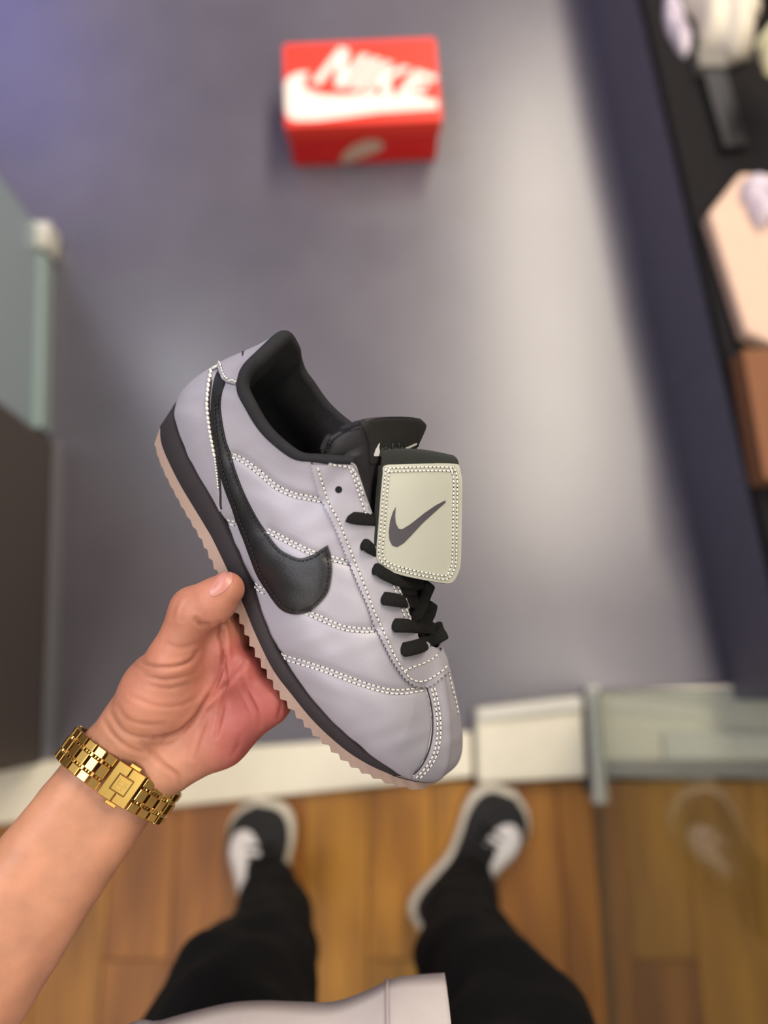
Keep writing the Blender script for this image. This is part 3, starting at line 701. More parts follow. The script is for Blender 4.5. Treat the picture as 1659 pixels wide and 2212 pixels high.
def decal(name, poly, tree, m, parent, off=0.0008, step=5.0, grid=7.0, zg=0.4, dome=0.0, skirt=0.0009, sm=True, edge=None):
    Pb = resample(np.asarray(poly, float), step, closed=True)
    x0, y0 = Pb.min(0); x1, y1 = Pb.max(0)
    gx, gy = np.meshgrid(np.arange(x0 + grid / 2, x1, grid), np.arange(y0 + grid / 2, y1, grid)); G = np.stack([gx.ravel(), gy.ravel()], 1)
    G = G[inside(Pb, G)]
    if len(G): G = G[seg_dist(np.vstack([Pb, Pb[:1]]), G) > grid * 0.45]
    A = np.vstack([Pb, G]) if len(G) else Pb
    r = delaunay_2d_cdt([Vector(p) for p in A], [(i, (i + 1) % len(Pb)) for i in range(len(Pb))], [], 1, 1e-5)
    V2 = np.array([tuple(v) for v in r[0]]); Ft = [tuple(f) for f in r[2]]
    bd = seg_dist(np.vstack([Pb, Pb[:1]]), V2)
    V = []; NN = []
    for p, b in zip(V2, bd):
        q, nn_ = snap(p, tree, zg); NN.append(nn_); V.append(q + nn_ * (off + dome * (1 - math.exp(-(b / 14.0) ** 2))))
    # skirt down to the surface
    from collections import Counter
    cnt = Counter(); orient = {}
    for f in Ft:
        for i in range(3):
            a, b = f[i], f[(i + 1) % 3]; cnt[tuple(sorted((a, b)))] += 1; orient[tuple(sorted((a, b)))] = (a, b)
    ring = {}
    for e, c in cnt.items():
        if c == 1:
            for a in e:
                if a not in ring: ring[a] = len(V); V.append(V[a] - NN[a] * (off + skirt))
    F2 = list(Ft)
    for e, c in cnt.items():
        if c == 1: a, b = orient[e]; F2.append((b, a, ring[a], ring[b]))
    F2 = [tuple(f) for f in F2]
    o = mesh_obj(name, V, F2, m, parent, sm)
    bm = bmesh.new(); bm.from_mesh(o.data); bmesh.ops.recalc_face_normals(bm, faces=bm.faces)
    f0 = max(bm.faces, key=lambda f: f.calc_area())
    if (f0.calc_center_median() - Vector(CAM)).dot(f0.normal) > 0: bmesh.ops.reverse_faces(bm, faces=bm.faces)
    bm.to_mesh(o.data); bm.free()
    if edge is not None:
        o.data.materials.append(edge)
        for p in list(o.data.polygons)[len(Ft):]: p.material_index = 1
    return sharp(o, 50)
def stitch(lines, tree, m_name, parent, name='stitching', ln=8.0, gap=2.6, rad=0.00042, off=0.0004, holes=True, slant=0.0, zg=0.4):
    mb = MB(); hb = MB()
    prof = [(-0.5, 0.35), (-0.3, 1.0), (0.3, 1.0), (0.5, 0.35)]
    for c in lines:
        c = np.asarray(c, float); L = resample(c, 1.0); s = 0.0; total = len(L) - 1
        while s + ln <= total + 0.5:
            a, b = L[int(s)], L[min(int(s + ln), total)]
            t2 = b - a; nrm2 = np.array([-t2[1], t2[0]]); nrm2 /= np.linalg.norm(nrm2) + 1e-9
            a = a + nrm2 * slant; b = b - nrm2 * slant
            A, n1 = snap(a, tree, zg); B, n2 = snap(b, tree, zg)
            if np.linalg.norm(A - B) < 0.012:
                n_ = n1 + n2; n_ /= np.linalg.norm(n_); d = B - A; l = np.linalg.norm(d) + 1e-9; d = d / l; sd = np.cross(d, n_); c0 = (A + B) / 2 + n_ * off
                V = []
                for tt, rr in prof:
                    for k in range(6):
                        an = k * math.pi / 3; V.append(c0 + d * l * tt * 1.0 + (sd * math.cos(an) + n_ * math.sin(an)) * rad * rr)
                Fc = grid_faces(4, 6, True) + [tuple(range(6))[::-1], tuple(range(18, 24))]
                mb.add(V, Fc)
                if holes:
                    c1 = B + n2 * 0.00025 + d * (gap * 0.5 * 0.00026); V = [c1 + (d * math.cos(k * 1.0472) * 1.0 + sd * math.sin(k * 1.0472) * 1.1) * 0.00042 for k in range(6)] + [c1 + n2 * 0.0001]
                    hb.add(V, [(k, (k + 1) % 6, 6) for k in range(6)])
            s += ln + gap
    o = tag(mb.build(name, M[m_name], parent, True), kind='stuff')
    if holes and hb.v: tag(hb.build('needle_holes', M['hole'], parent, False), kind='stuff')
    return o
def cord(name, c, tree, m, parent, rad=0.0007, off=0.0003, step=4.0, zg=0.4, k=6):
    C = curve(c, step); Q = [snap(p, tree, zg) for p in C]; pts = np.array([q[0] + q[1] * off for q in Q])
    return tube(name, pts, [rad] * len(pts), m, parent, k)
def tube(name, pts, rads, m, parent, k=8, flat_n=None, ratio=1.0):
    pts = np.asarray(pts, float); t = np.gradient(pts, axis=0); t /= np.linalg.norm(t, axis=1)[:, None] + 1e-12
    V = []; ref = None
    for i in range(len(pts)):
        r = np.array(flat_n[i]) if flat_n is not None else (ref if ref is not None else np.array([0.3, 0.2, 1.0]))
        r = r - t[i] * np.dot(r, t[i]); r /= np.linalg.norm(r) + 1e-12; ref = r; s = np.cross(t[i], r)
        for j in range(k):
            an = 2 * math.pi * j / k; V.append(pts[i] + (s * math.cos(an) + r * math.sin(an) * ratio) * rads[i])
    Fc = grid_faces(len(pts), k, True) + [tuple(range(k))[::-1], tuple(range((len(pts) - 1) * k, len(pts) * k))]
    return mesh_obj(name, V, Fc, m, parent)

# black side swoosh
SWOOSH = [(487,828),(480.6,847.6),(477,873.6),(479.5,902),(487,945),(498,978),(509,1015),(528,1064.6),(552,1112),(574,1147),(599.6,1181),(620.8,1196),(648,1206),(673,1200),(690,1188.6),(706.7,1178)]
SW2 = [(707.5,1178),(714,1200),(717,1227),(714,1258),(707.6,1281),(692,1302),(673,1318),(650,1326.5),(626.6,1324.6),(607,1314),(588,1291),(570.7,1264),(555,1237),(540,1198),(527,1163),(515,1134),(502,1095),(487,1056),(476,1021),(470,993),(463,949.6),(459.5,917),(458,884),(460,852),(466,819),(473,803)]
sw_poly = np.vstack([curve(SWOOSH, 4), curve(SW2, 4)])
swoosh = decal('side_swoosh', sw_poly, bvh, M['leather'], sneaker, off=0.0011, step=4, grid=6, dome=0.0009)
in1 = offset_poly(curve(SWOOSH, 3), 5.5)[3:-3]; in2 = offset_poly(curve(SW2, 3), 5.5)[3:-6]
def inset(c, poly, d):
    q = offset_poly(c, d); return q if inside(poly, q[len(q)//2:len(q)//2+1])[0] else offset_poly(c, -d)
swl = [inset(curve(SWOOSH, 3), sw_poly, 6)[8:-2], inset(curve(SW2, 3), sw_poly, 7)[2:-22]]
swbvh = BVHTree.FromPolygons([tuple(v.co) for v in swoosh.data.vertices], [tuple(p.vertices) for p in swoosh.data.polygons])
stitch(swl, swbvh, 'bthread', swoosh, ln=7, gap=2.5, rad=0.0004, holes=False)
# eyestay with pinked edge
EY = [(674,992),(678.6,1014),(688,1053),(702.7,1089),(719.6,1125),(736.4,1166),(751,1205),(765.4,1241),(783,1282),(797.4,1316),(806,1343.5),(817.6,1366.6),(830.6,1394),(845,1423),(861,1447.6),(874,1465),(890,1476.6),(903,1481),(917.4,1481),(933.3,1475),(951,1461),(967,1449)]
def pinked(c, pitch, amp, side=1):
    L = resample(curve(c, 2), pitch / 2); n_ = offset_poly(L, 1) - L; Q = L.copy(); Q[1::2] += n_[1::2] * amp * side; return Q
ey_in = [(965,1440),(962,1424),(955,1408),(949,1399),(934,1396),(922,1390),(904,1374),(888,1333),(871,1285),(855,1243),(838,1200),(820,1150),(804,1106),(789,1065),(775,1024),(762,1002),(720,998)]
ey_poly = np.vstack([pinked(EY, 9.5, 5.0, 1), ey_in])
eyestay = decal('eyestay', ey_poly, bvh, M['silver'], sneaker, off=0.0015, step=3.5, grid=7, zg=0.41, edge=material('shaded_cut_edge', '#5e585c', 0.8))  # cut edge coloured dark to give the shadow under the pinked rim
eybvh = BVHTree.FromPolygons([tuple(v.co) for v in eyestay.data.vertices], [tuple(p.vertices) for p in eyestay.data.polygons])
EYS = [(685,1000),(688,1014),(698,1048),(712,1089),(731.6,1125),(746,1161),(760.6,1197.6),(775,1234),(794.5,1284),(806,1316),(817.6,1340.6),(833.5,1375),(846.5,1405.7),(864,1437.5),(875.5,1453.4),(887,1466.4),(904.4,1472),(921.8,1469),(942,1457.8),(959.4,1444.7),(969.5,1430)]
IN1 = [(753,1006),(763,1029),(775,1065),(787,1101),(796,1130)]; IN2 = [(761,1012),(771,1032),(783,1065),(795,1100)]
IN3 = [(842,1245),(854,1278),(868,1317),(875,1338),(888,1371)]; IN4 = [(851,1245),(863,1278),(877,1316),(884,1336),(897,1370)]
stitch([curve(c, 2) for c in (EYS, IN1, IN2, IN3, IN4, [(873,1450),(887,1442),(910,1434.6),(937,1421),(950,1405)], [(688,1001),(720,1004),(752,1008)])], eybvh, 'thread', eyestay)
M['eyehole'] = material('eyelet_hole', '#050505', 0.9)
th = np.linspace(0, 2 * math.pi, 15)[:-1]
decal('eyelet', [(731.6 + 8 * math.cos(t), 1057.7 + 8 * math.sin(t)) for t in th], eybvh, M['eyehole'], eyestay, off=0.0002, grid=5, sm=False)
# seams of the padded upper
lines = []
for k, c in SEAMS.items():
    C = curve(c, 2); lines += [offset_poly(C, 4.6), offset_poly(C, -4.6)]
Ct = curve([(931,1487),(938,1515),(944,1558),(942,1605),(928,1645),(897,1681)], 2); lines += [Ct, offset_poly(Ct, -7)]
stitch(lines, bvh, 'thread', sneaker, rad=0.00045)
stitch([curve(TOER, 2)], bvh, 'thread', sneaker, rad=0.0005, zg=0.425)
stitch([offset_poly(curve(HEEL[:6], 2), 3.0)], bvh, 'thread', sneaker, ln=8.5, gap=1.6, rad=0.00085, off=0.0006, slant=1.6)
stitch([offset_poly(curve(HEEL[5:8], 2), 3.0)], bvh, 'thread', sneaker, ln=5, gap=1.2, rad=0.0005, slant=1.0)
stitch([offset_poly(curve(TAB, 2), -4)[2:]], bvh, 'thread', sneaker, ln=5, gap=1.4, rad=0.00045, off=0.0008)
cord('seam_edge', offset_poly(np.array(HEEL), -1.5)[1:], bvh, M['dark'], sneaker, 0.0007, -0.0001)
cord('piping', TAB, bvh, M['silver'], sneaker, 0.0009, 0.0004)
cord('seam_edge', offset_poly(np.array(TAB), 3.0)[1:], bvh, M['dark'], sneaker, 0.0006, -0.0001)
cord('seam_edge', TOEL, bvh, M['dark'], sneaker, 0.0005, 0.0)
decal('heel_logo', [(523,754),(526,754),(526.5,762),(524.5,770),(523,763)], bvh, M['dark'], o2, off=0.0004, step=2, grid=3, sm=False)

# lining: padded rim rolled over the collar, then down inside to the insole
iC = int(np.argmin(np.abs(TLd[:, 0] - 84) + 10 * (TLd[:, 2] < 85)))
colL = TLd[[i for i in range(NL) if i >= int(NL * 0.30)]]
i0 = max(i for i in range(NL) if TLd[i, 0] > 92)
col = np.concatenate([TLd[i0:], TMd[::-1][1:NL - i0]], 0)
tgc = np.gradient(col, axis=0); tgc /= np.linalg.norm(tgc, axis=1)[:, None]
cen = np.array([52, 0]); inw = np.stack([tgc[:, 1], -tgc[:, 0]], 1)
sgn = np.sign(np.sum(inw * (cen - col[:, :2]), 1)); inw *= np.median(sgn); inw /= np.linalg.norm(inw, axis=1)[:, None] + 1e-9
inw = np.array([np.convolve(np.pad(inw[:, k], 10, mode='edge'), np.ones(21) / 21, 'valid') for k in range(2)]).T
rows = []
rr = np.interp(col[:, 0], [10, 25, 60, 92], [4.4, 3.7, 3.3, 2.8])[:, None]
for an in np.linspace(math.radians(200), 0, 14):
    q = col.copy(); q[:, :2] += inw * (rr - 1.3 + rr * math.cos(an) * 1.0); q[:, 2:] += rr * math.sin(an) * 1.15; rows.append(q)
for t in np.linspace(0.08, 1, 14):
    q = col.copy(); k = rr * 2 - 1.3 + 3.0 * math.sin(math.pi * min(1, t * 1.6)) * (1 if t < .62 else 0) ; q[:, :2] += inw * k
    q[:, 2] = col[:, 2] * (1 - t) + 31 * t; rows.append(q)
rows = np.array(rows); nr_, nc_ = rows.shape[:2]
Fc = grid_faces(nr_, nc_)
Vv = list(rows.reshape(-1, 3)); c0 = len(Vv); Vv.append(np.array([60, 0, 31.0]))
Fc += [((nr_ - 1) * nc_ + j, (nr_ - 1) * nc_ + j + 1, c0) for j in range(nc_ - 1)]
mesh_obj('collar_lining', S2W(np.array(Vv)), Fc, M['knit'], sneaker)
# black inner sock closing the inside below the throat
ins = []
for A, B in ((FL_, FM_),):
    for k in range(0, NB, 8): ins.append((A[k], B[k]))
Vv = []; Fc = []
for a, b in ins: Vv += [a * np.array([1, .9, 1]) + np.array([0, 0, 2]), b * np.array([1, .9, 1]) + np.array([0, 0, 2])]
for k in range(len(ins) - 1): Fc.append((2 * k, 2 * k + 1, 2 * k + 3, 2 * k + 2))
mesh_obj('insole', S2W(np.array(Vv)), Fc, M['knit'], sneaker)

# tongue: padded plate between the eyestays, skewed at its top
TC = [(207, 58, 9, 0, 9), (190, 63.5, 13, 0, 13), (168, 74, 14, 0, 14), (145, 83, 15, 0, 15), (122, 92, 17, .1, 22), (108, 100, 17, .3, 31), (98, 110, 20, .7, 35), (91, 118, 27, .9, 36.5), (86.5, 124, 27, 1, 36), (84.5, 126.5, 24, 1, 32)]
TCd = catmull(np.array(TC), 46); nW = 25
outer = []; inner = []
for (u, v, hw, sk, hm) in TCd:
    ro, ri = [], []
    for j in range(nW):
        x = -1 + 2 * j / (nW - 1); w = (hw if x > 0 else hm) * x
        du = -0.30 * w * sk; dv = -0.10 * w * sk - 4.0 * x * x * (1 + .2 * sk) - (16 * sk * max(0, (x - .55) / .45) ** 2 if u < 94 else 0)
        thick = 3.2 * math.sqrt(max(0, 1 - x ** 4))
        ro.append((u + du, w - 3 * sk, v + dv + thick * 0.5)); ri.append((u + du - 2.5, w - 3 * sk, v + dv - thick * 0.5 - 0.6))
    outer.append(ro); inner.append(ri)
outer = np.array(outer); inner = np.array(inner)
nr_ = len(outer); Vv = np.vstack([outer.reshape(-1, 3), inner.reshape(-1, 3)]); Fc = grid_faces(nr_, nW); off_ = nr_ * nW
Fc += [tuple(off_ + i for i in f[::-1]) for f in grid_faces(nr_, nW)]
for i in range(nr_ - 1):
    for j in (0, nW - 1): Fc.append((i * nW + j, (i + 1) * nW + j, off_ + (i + 1) * nW + j, off_ + i * nW + j))
for j in range(nW - 1):
    for i in (0, nr_ - 1): Fc.append((i * nW + j, i * nW + j + 1, off_ + i * nW + j + 1, off_ + i * nW + j))
tongue = mesh_obj('tongue', S2W(Vv), Fc, M['tongue'], sneaker)
tbvh = BVHTree.FromPolygons([tuple(v) for v in S2W(Vv)], Fc)
rim = [(697,972),(707,949),(722,936),(745,925),(777,914)]
cord('binding', rim, tbvh, M['knit'], tongue, 0.0018, -0.0002, zg=0.405)
stitch([offset_poly(curve(rim, 2), 9)], tbvh, 'bthread', tongue, ln=6, gap=2, rad=.0005, holes=False)
tl = decal('tongue_label', [(779,913),(833,905),(890,905),(897,918),(901.6,932),(902,1000),(798,1000),(797,956),(788,930)], tbvh, M['label'], tongue, off=0.0010, step=4, grid=7, zg=0.42)
lbv = BVHTree.FromPolygons([tuple(v.co) for v in tl.data.vertices], [tuple(p.vertices) for p in tl.data.polygons])
decal('label_swoosh', [(819.6,957),(818.5,966),(820,975),(819,985),(807,985),(811,972)], lbv, M['white'], tl, off=0.0003, step=3, grid=4, zg=.41, sm=False)
decal('label_swoosh', [(900,957),(900,960.5),(878,971),(868,978),(860,979),(876,967.5)], lbv, M['white'], tl, off=0.0003, step=3, grid=4, zg=.41, sm=False)
M['bluegrey'] = material('blue_grey_thread', '#4d5558', 0.7)
cord('label_script', [(822,976),(826,968),(829,976),(833,966),(836,976),(840,968),(844,976),(848,958),(849,976),(854,967),(858,975),(861,957),(862,976),(868,966),(872,974),(876,964)], lbv, M['bluegrey'], tl, 0.00028, 0.0003, 1.5, k=4)

# fold-over flap
FLP_L = [(792,1040,.404),(781,1016,.399),(786,998,.396),(798,984,.391),(813,978,.3855),(824,983,.381),(824,1000,.3795),(822,1030,.3795),(817,1080,.380),(812,1140,.3815),(809,1190,.383),(812,1225,.3845)]
FLP_R = [(955,1035,.418),(948,1008,.413),(958,994,.409),(968,988,.405),(978,988,.402),(986,996,.399),(989,1008,.398),(994,1035,.3985),(994.5,1085,.4005),(993.5,1145,.4025),(992,1200,.4045),(984,1262,.4065)]
Lp, Rp = catmull(np.array(FLP_L, float), 70), catmull(np.array(FLP_R, float), 70)
nW = 36
def sheet(t0, t1):
    G = []
    for a, b in zip(Lp, Rp):
        for j in range(nW):
            t = t0 + (t1 - t0) * j / (nW - 1); q = a * (1 - t) + b * t; arch = math.sin(math.pi * min(1, max(0, t)))
            G.append(W3(q[0], q[1] - 9 * arch * (1 if q[1] < 1010 else max(0, 1 - (q[1] - 1010) / 60)), q[2] - 0.0025 * arch))
    return np.array(G)
G = sheet(0, 1); Gx = sheet(-0.25, 1.2); Ff = grid_faces(70, nW)
Gd = Lp[-1] - Lp[-2]; Gr = Rp[-1] - Rp[-2]
for m_ in (1, 2, 3):                             # extend the guide sheet below the hem
    Lp = np.vstack([Lp, Lp[-1] + np.array([0, 8, .0003])]); Rp = np.vstack([Rp, Rp[-1] + np.array([0, 8, .0003])])
Gx = sheet(-0.25, 1.2); Fx = grid_faces(73, nW); ys = to_px(Gx)[:, 1]
Fx = [f for f in Fx if f[0] // nW > 33]          # only the hanging part
FLAP = [(828,1007),(857,1004),(929,1002),(980,1004),(988,1012),(992,1024),(994.4,1041),(993.5,1101),(991.5,1209),(985,1236),(975,1253),(961,1258.5),(929,1254),(881,1244.5),(845,1234),(823,1222),(813.6,1208),(811,1193),(814.5,1149),(820,1077),(825,1024)]
fbv2 = BVHTree.FromPolygons([tuple(v) for v in Gx], Fx)
cutrow = max(i for i in range(70) if Lp[i, 1] < 1012 and i > 20)
flap = mesh_obj('flap', G[:(cutrow + 1) * nW], [f for f in Ff if max(f) < (cutrow + 1) * nW], M['suede'], sneaker)
m_ = flap.modifiers.new('solid', 'SOLIDIFY'); m_.thickness = 0.0024; m_.offset = 0
back_c = catmull(np.array([(x - 5 if x < 900 else x - 1, y + (1.5 if y > 1150 else -2)) for x, y in FLAP]), 140, closed=True)
decal('flap_lining', back_c, fbv2, M['suede'], flap, off=0.0008, step=4, grid=9, zg=.39, skirt=0.0022)
flap_c = catmull(np.array(FLAP), 160, closed=True)
panel = decal('flap_panel', flap_c, fbv2, M['silver_flap'], flap, off=0.0022, step=4, grid=7, zg=.39, skirt=0.0015)
pbv = BVHTree.FromPolygons([tuple(v.co) for v in panel.data.vertices], [tuple(p.vertices) for p in panel.data.polygons])
cc = flap_c.mean(0)
def shrink(d):
    C = np.vstack([flap_c, flap_c[:1]]); q = offset_poly(C, d)
    return q if np.abs(q - cc).mean() < np.abs(C - cc).mean() else offset_poly(C, -d)
stitch([shrink(7), shrink(15)], pbv, 'thread', panel, ln=6.5, gap=2.2, rad=0.0004)
SMALL = [(854.6,1095),(853,1113),(854.6,1130),(860.6,1142),(869,1143),(886,1132.5),(917,1108),(941,1091.5),(962,1080.6),(962,1085.4),(936.6,1108),(912.5,1130),(888,1156.6),(871.5,1173.4),(857,1182),(847,1178),(841,1166),(839.6,1149),(842.5,1125),(848.6,1106)]
decal('flap_swoosh', SMALL, pbv, M['logo'], panel, off=0.0003, step=3, grid=6, zg=.39, sm=False)

# laces: flat bands over the throat
def lace(pts, width=0.0036, thick=0.30, name='lace'):
    P_ = catmull(np.array(pts), 26); nrm = []
    for p in P_: d = CAM - p; nrm.append(SU * 0.75 + d / np.linalg.norm(d) * 0.6)
    n_ = len(P_); r = [width * (0.55 + 0.45 * min(1, i / 2.0, (n_ - 1 - i) / 2.0)) for i in range(n_)]
    return tube(name, P_, r, M['lace'], sneaker, 12, nrm, thick)
def on_up(px, py, off): q, n_ = snap((px, py), eybvh, .395); return q + n_ * off
def gap_pt(px, py, w): return S2W(ray_w((px, py), w))
for (a, b, c, w) in (((752,1117),(778,1120),(812,1123),16), ((780,1176),(797,1184),(826,1196),14.5), ((805,1229),(828,1240),(870,1256),14)):
    A = on_up(*a, -0.0004); A2 = on_up(a[0] + 9, a[1] + 1, 0.0016); B = on_up(*b, 0.0020); lace([A, A2, B, gap_pt(*c, w), gap_pt(c[0] + 45, c[1] + 8, -6)])
def over(px, py, w): return S2W(ray_w((px, py), w) + np.array([1.0, -6, -9]))
lace([on_up(824,1293,-.0004), on_up(833,1293,.0018), on_up(858,1297,.0024), gap_pt(885,1300,7), gap_pt(908,1303,-1), gap_pt(926,1309,-9), over(926,1309,-9)], 0.0038)
lace([on_up(847,1351,-.0004), on_up(856,1351,.0018), on_up(876,1352,.0024), gap_pt(905,1354,5), gap_pt(926,1356,-2), gap_pt(942,1360,-8), over(942,1360,-8)], 0.0039)
lace([on_up(866,1404,-.0004), on_up(876,1402,.0018), on_up(898,1396,.0026), gap_pt(922,1387,3), gap_pt(944,1376,-3), gap_pt(960,1367,-7), over(960,1367,-7)], 0.0040)
# crossing strands coming from the far side
lace([over(931,1258,-10), gap_pt(929,1263,-9), gap_pt(920,1286,-5), gap_pt(908,1318,3), gap_pt(893,1340,9)], 0.0034)
lace([over(934,1298,-11), gap_pt(933,1304,-9), gap_pt(930,1322,-6), gap_pt(918,1347,-1), gap_pt(905,1372,5)], 0.0036)
lace([gap_pt(948,1343,-12), gap_pt(951,1355,-10), gap_pt(956,1368,-9)], 0.0022)

# ------------------------------------------------------------------ the person
person = tag(empty('person', (0.0, -0.36, 0)), 'person in black trousers and white shirt holding up a silver sneaker', 'person')
S = lambda u, w, v: S2W(np.array([u, w, v], float))
ELB = W3(-262, 2395, 0.365); SHO = np.array([-0.20, -0.36, 1.27])
WRI = W3(262, 1668, 0.430)
fax = WRI - ELB; FLEN = np.linalg.norm(fax); fax /= FLEN                      # along the forearm towards the hand
wz = CAM - WRI; wz -= fax * np.dot(wz, fax); wz /= np.linalg.norm(wz)          # palm side, towards the viewer
wx = np.cross(wz, fax); wx /= np.linalg.norm(wx)                              # across the wrist
if np.dot(wx, RT) < 0: wx = -wx
prims = []
def cap(a, b, ra, rb, k=0.008): prims.append((np.array(a, float), np.array(b, float), ra, rb, k))
# forearm and upper arm: two bones side by side
f1 = ELB + fax * 0.14
# stations back from the wrist: distance, centre shift, half spacing, radius
FA = [(0.0, 0.0, 0.0118, 0.0192), (0.03, -0.0006, 0.0113, 0.0203), (0.06, -0.0010, 0.0112, 0.0214), (0.10, -0.0012, 0.0118, 0.0232), (0.15, -0.0010, 0.0125, 0.0256), (0.20, -0.0005, 0.0128, 0.0282), (FLEN, 0.0, 0.0120, 0.0310)]
for (d0, c0_, h0_, r0_), (d1, c1_, h1_, r1_) in zip(FA[:-1], FA[1:]):
    for s_ in (-1, -0.35, 0.35, 1):
        q_ = 1.0 if abs(s_) == 1 else 1.04
        cap(WRI - fax * d0 + wx * (c0_ + h0_ * s_), WRI - fax * d1 + wx * (c1_ + h1_ * s_), r0_ * q_, r1_ * q_, 0.0015)
cap(ELB, SHO, 0.040, 0.05, 0.012)
# hand: carpals, metacarpals, thenar and hypothenar pads
U4 = [112, 132, 153, 176]
MCP = [S(U4[0], 55, -18), S(U4[1], 57, -20), S(U4[2], 57, -19), S(U4[3], 55, -16)]
rM = [0.0112, 0.0115, 0.0108, 0.0098]
CAR = [W3(268, 1592, .430), W3(288, 1612, .433), W3(315, 1636, .434), W3(338, 1660, .431)]
for i in range(4):
    cap(WRI + wx * 0.0105 * (-1 + i * 2 / 3), CAR[i], 0.0165, 0.0145, 0.010)
    cap(CAR[i], MCP[i], 0.0145 if i else 0.0135, rM[i], 0.010)
for i in range(3): cap(MCP[i], MCP[i + 1], 0.0085, 0.0085, 0.008)
cap(WRI - wx * 0.0115, W3(290, 1560, .425), 0.0170, 0.0148, 0.008); cap(W3(290, 1560, .424), W3(330, 1490, .416), .0150, .0150, .010)
# fingers run under the sole
LEN = [(40, 22, 17), (43, 25, 18), (40, 23, 18), (32, 18, 16)]
FR = [(.0092, .0080, .0066), (.0094, .0082, .0068), (.0090, .0078, .0064), (.0080, .0070, .0060)]
for i in range(4):
    w0 = 55; l = LEN[i]; r = FR[i]
    a = MCP[i]; b = S(U4[i] + 3, w0 - l[0], -r[0] * 1000 - 2.4); c = S(U4[i] + 5, w0 - l[0] - l[1], -r[1] * 1000 - 1.6); d = S(U4[i] + 6, w0 - sum(l), -r[2] * 1000 - 1.0)
    cap(a, b, rM[i] * .95, r[0], 0.004); cap(b, c, r[0], r[1], 0.003); cap(c, d, r[1], r[2], 0.002)
# thenar eminence and thumb
TH = [W3(300, 1578, .421), W3(345, 1502, .4145), W3(372, 1428, .4050), W3(418, 1318, .3985), W3(464, 1297, .3950), W3(490, 1273, .3925)]
cap(TH[0], TH[1], .0160, .0185, .012); cap(TH[1], W3(388, 1490, .4155), .0185, .0155, .010); cap(TH[1], TH[2], .0175, .0138, .010)
cap(TH[2], TH[3], .0132, .0126, .006); cap(TH[3], TH[4], .0128, .0122, .004); cap(TH[4], TH[5], .0120, .0098, .003)
cap(W3(385, 1470, .421), MCP[0], .0130, .0095, .012)
# heel of the hand on the little-finger side
cap(W3(372, 1648, .4245), W3(478, 1597, .4200), .0155, .0145, .010); cap(W3(478, 1597, .420), MCP[3], .0140, .0108, .010)
def sdf(P):
    P = P.astype(np.float32); d = np.full(len(P), 1.0, np.float32); bl, bh_ = P.min(0), P.max(0)
    for a, b, ra, rb, k in prims:
        gap_ = np.maximum(np.maximum(np.minimum(a, b) - bh_, bl - np.maximum(a, b)), 0) - max(ra, rb)
        if gap_.max() > 0.03: continue
        a = a.astype(np.float32); ab = (b - a).astype(np.float32); q = P - a
        h = np.clip((q @ ab) / float(ab @ ab), 0, 1)
        q -= h[:, None] * ab; e = np.sqrt(np.einsum('ij,ij->i', q, q)) - (ra + (rb - ra) * h)
        t = np.clip(0.5 + 0.5 * (d - e) / k, 0, 1); d = d * (1 - t) + e * t - k * t * (1 - t)
    return d
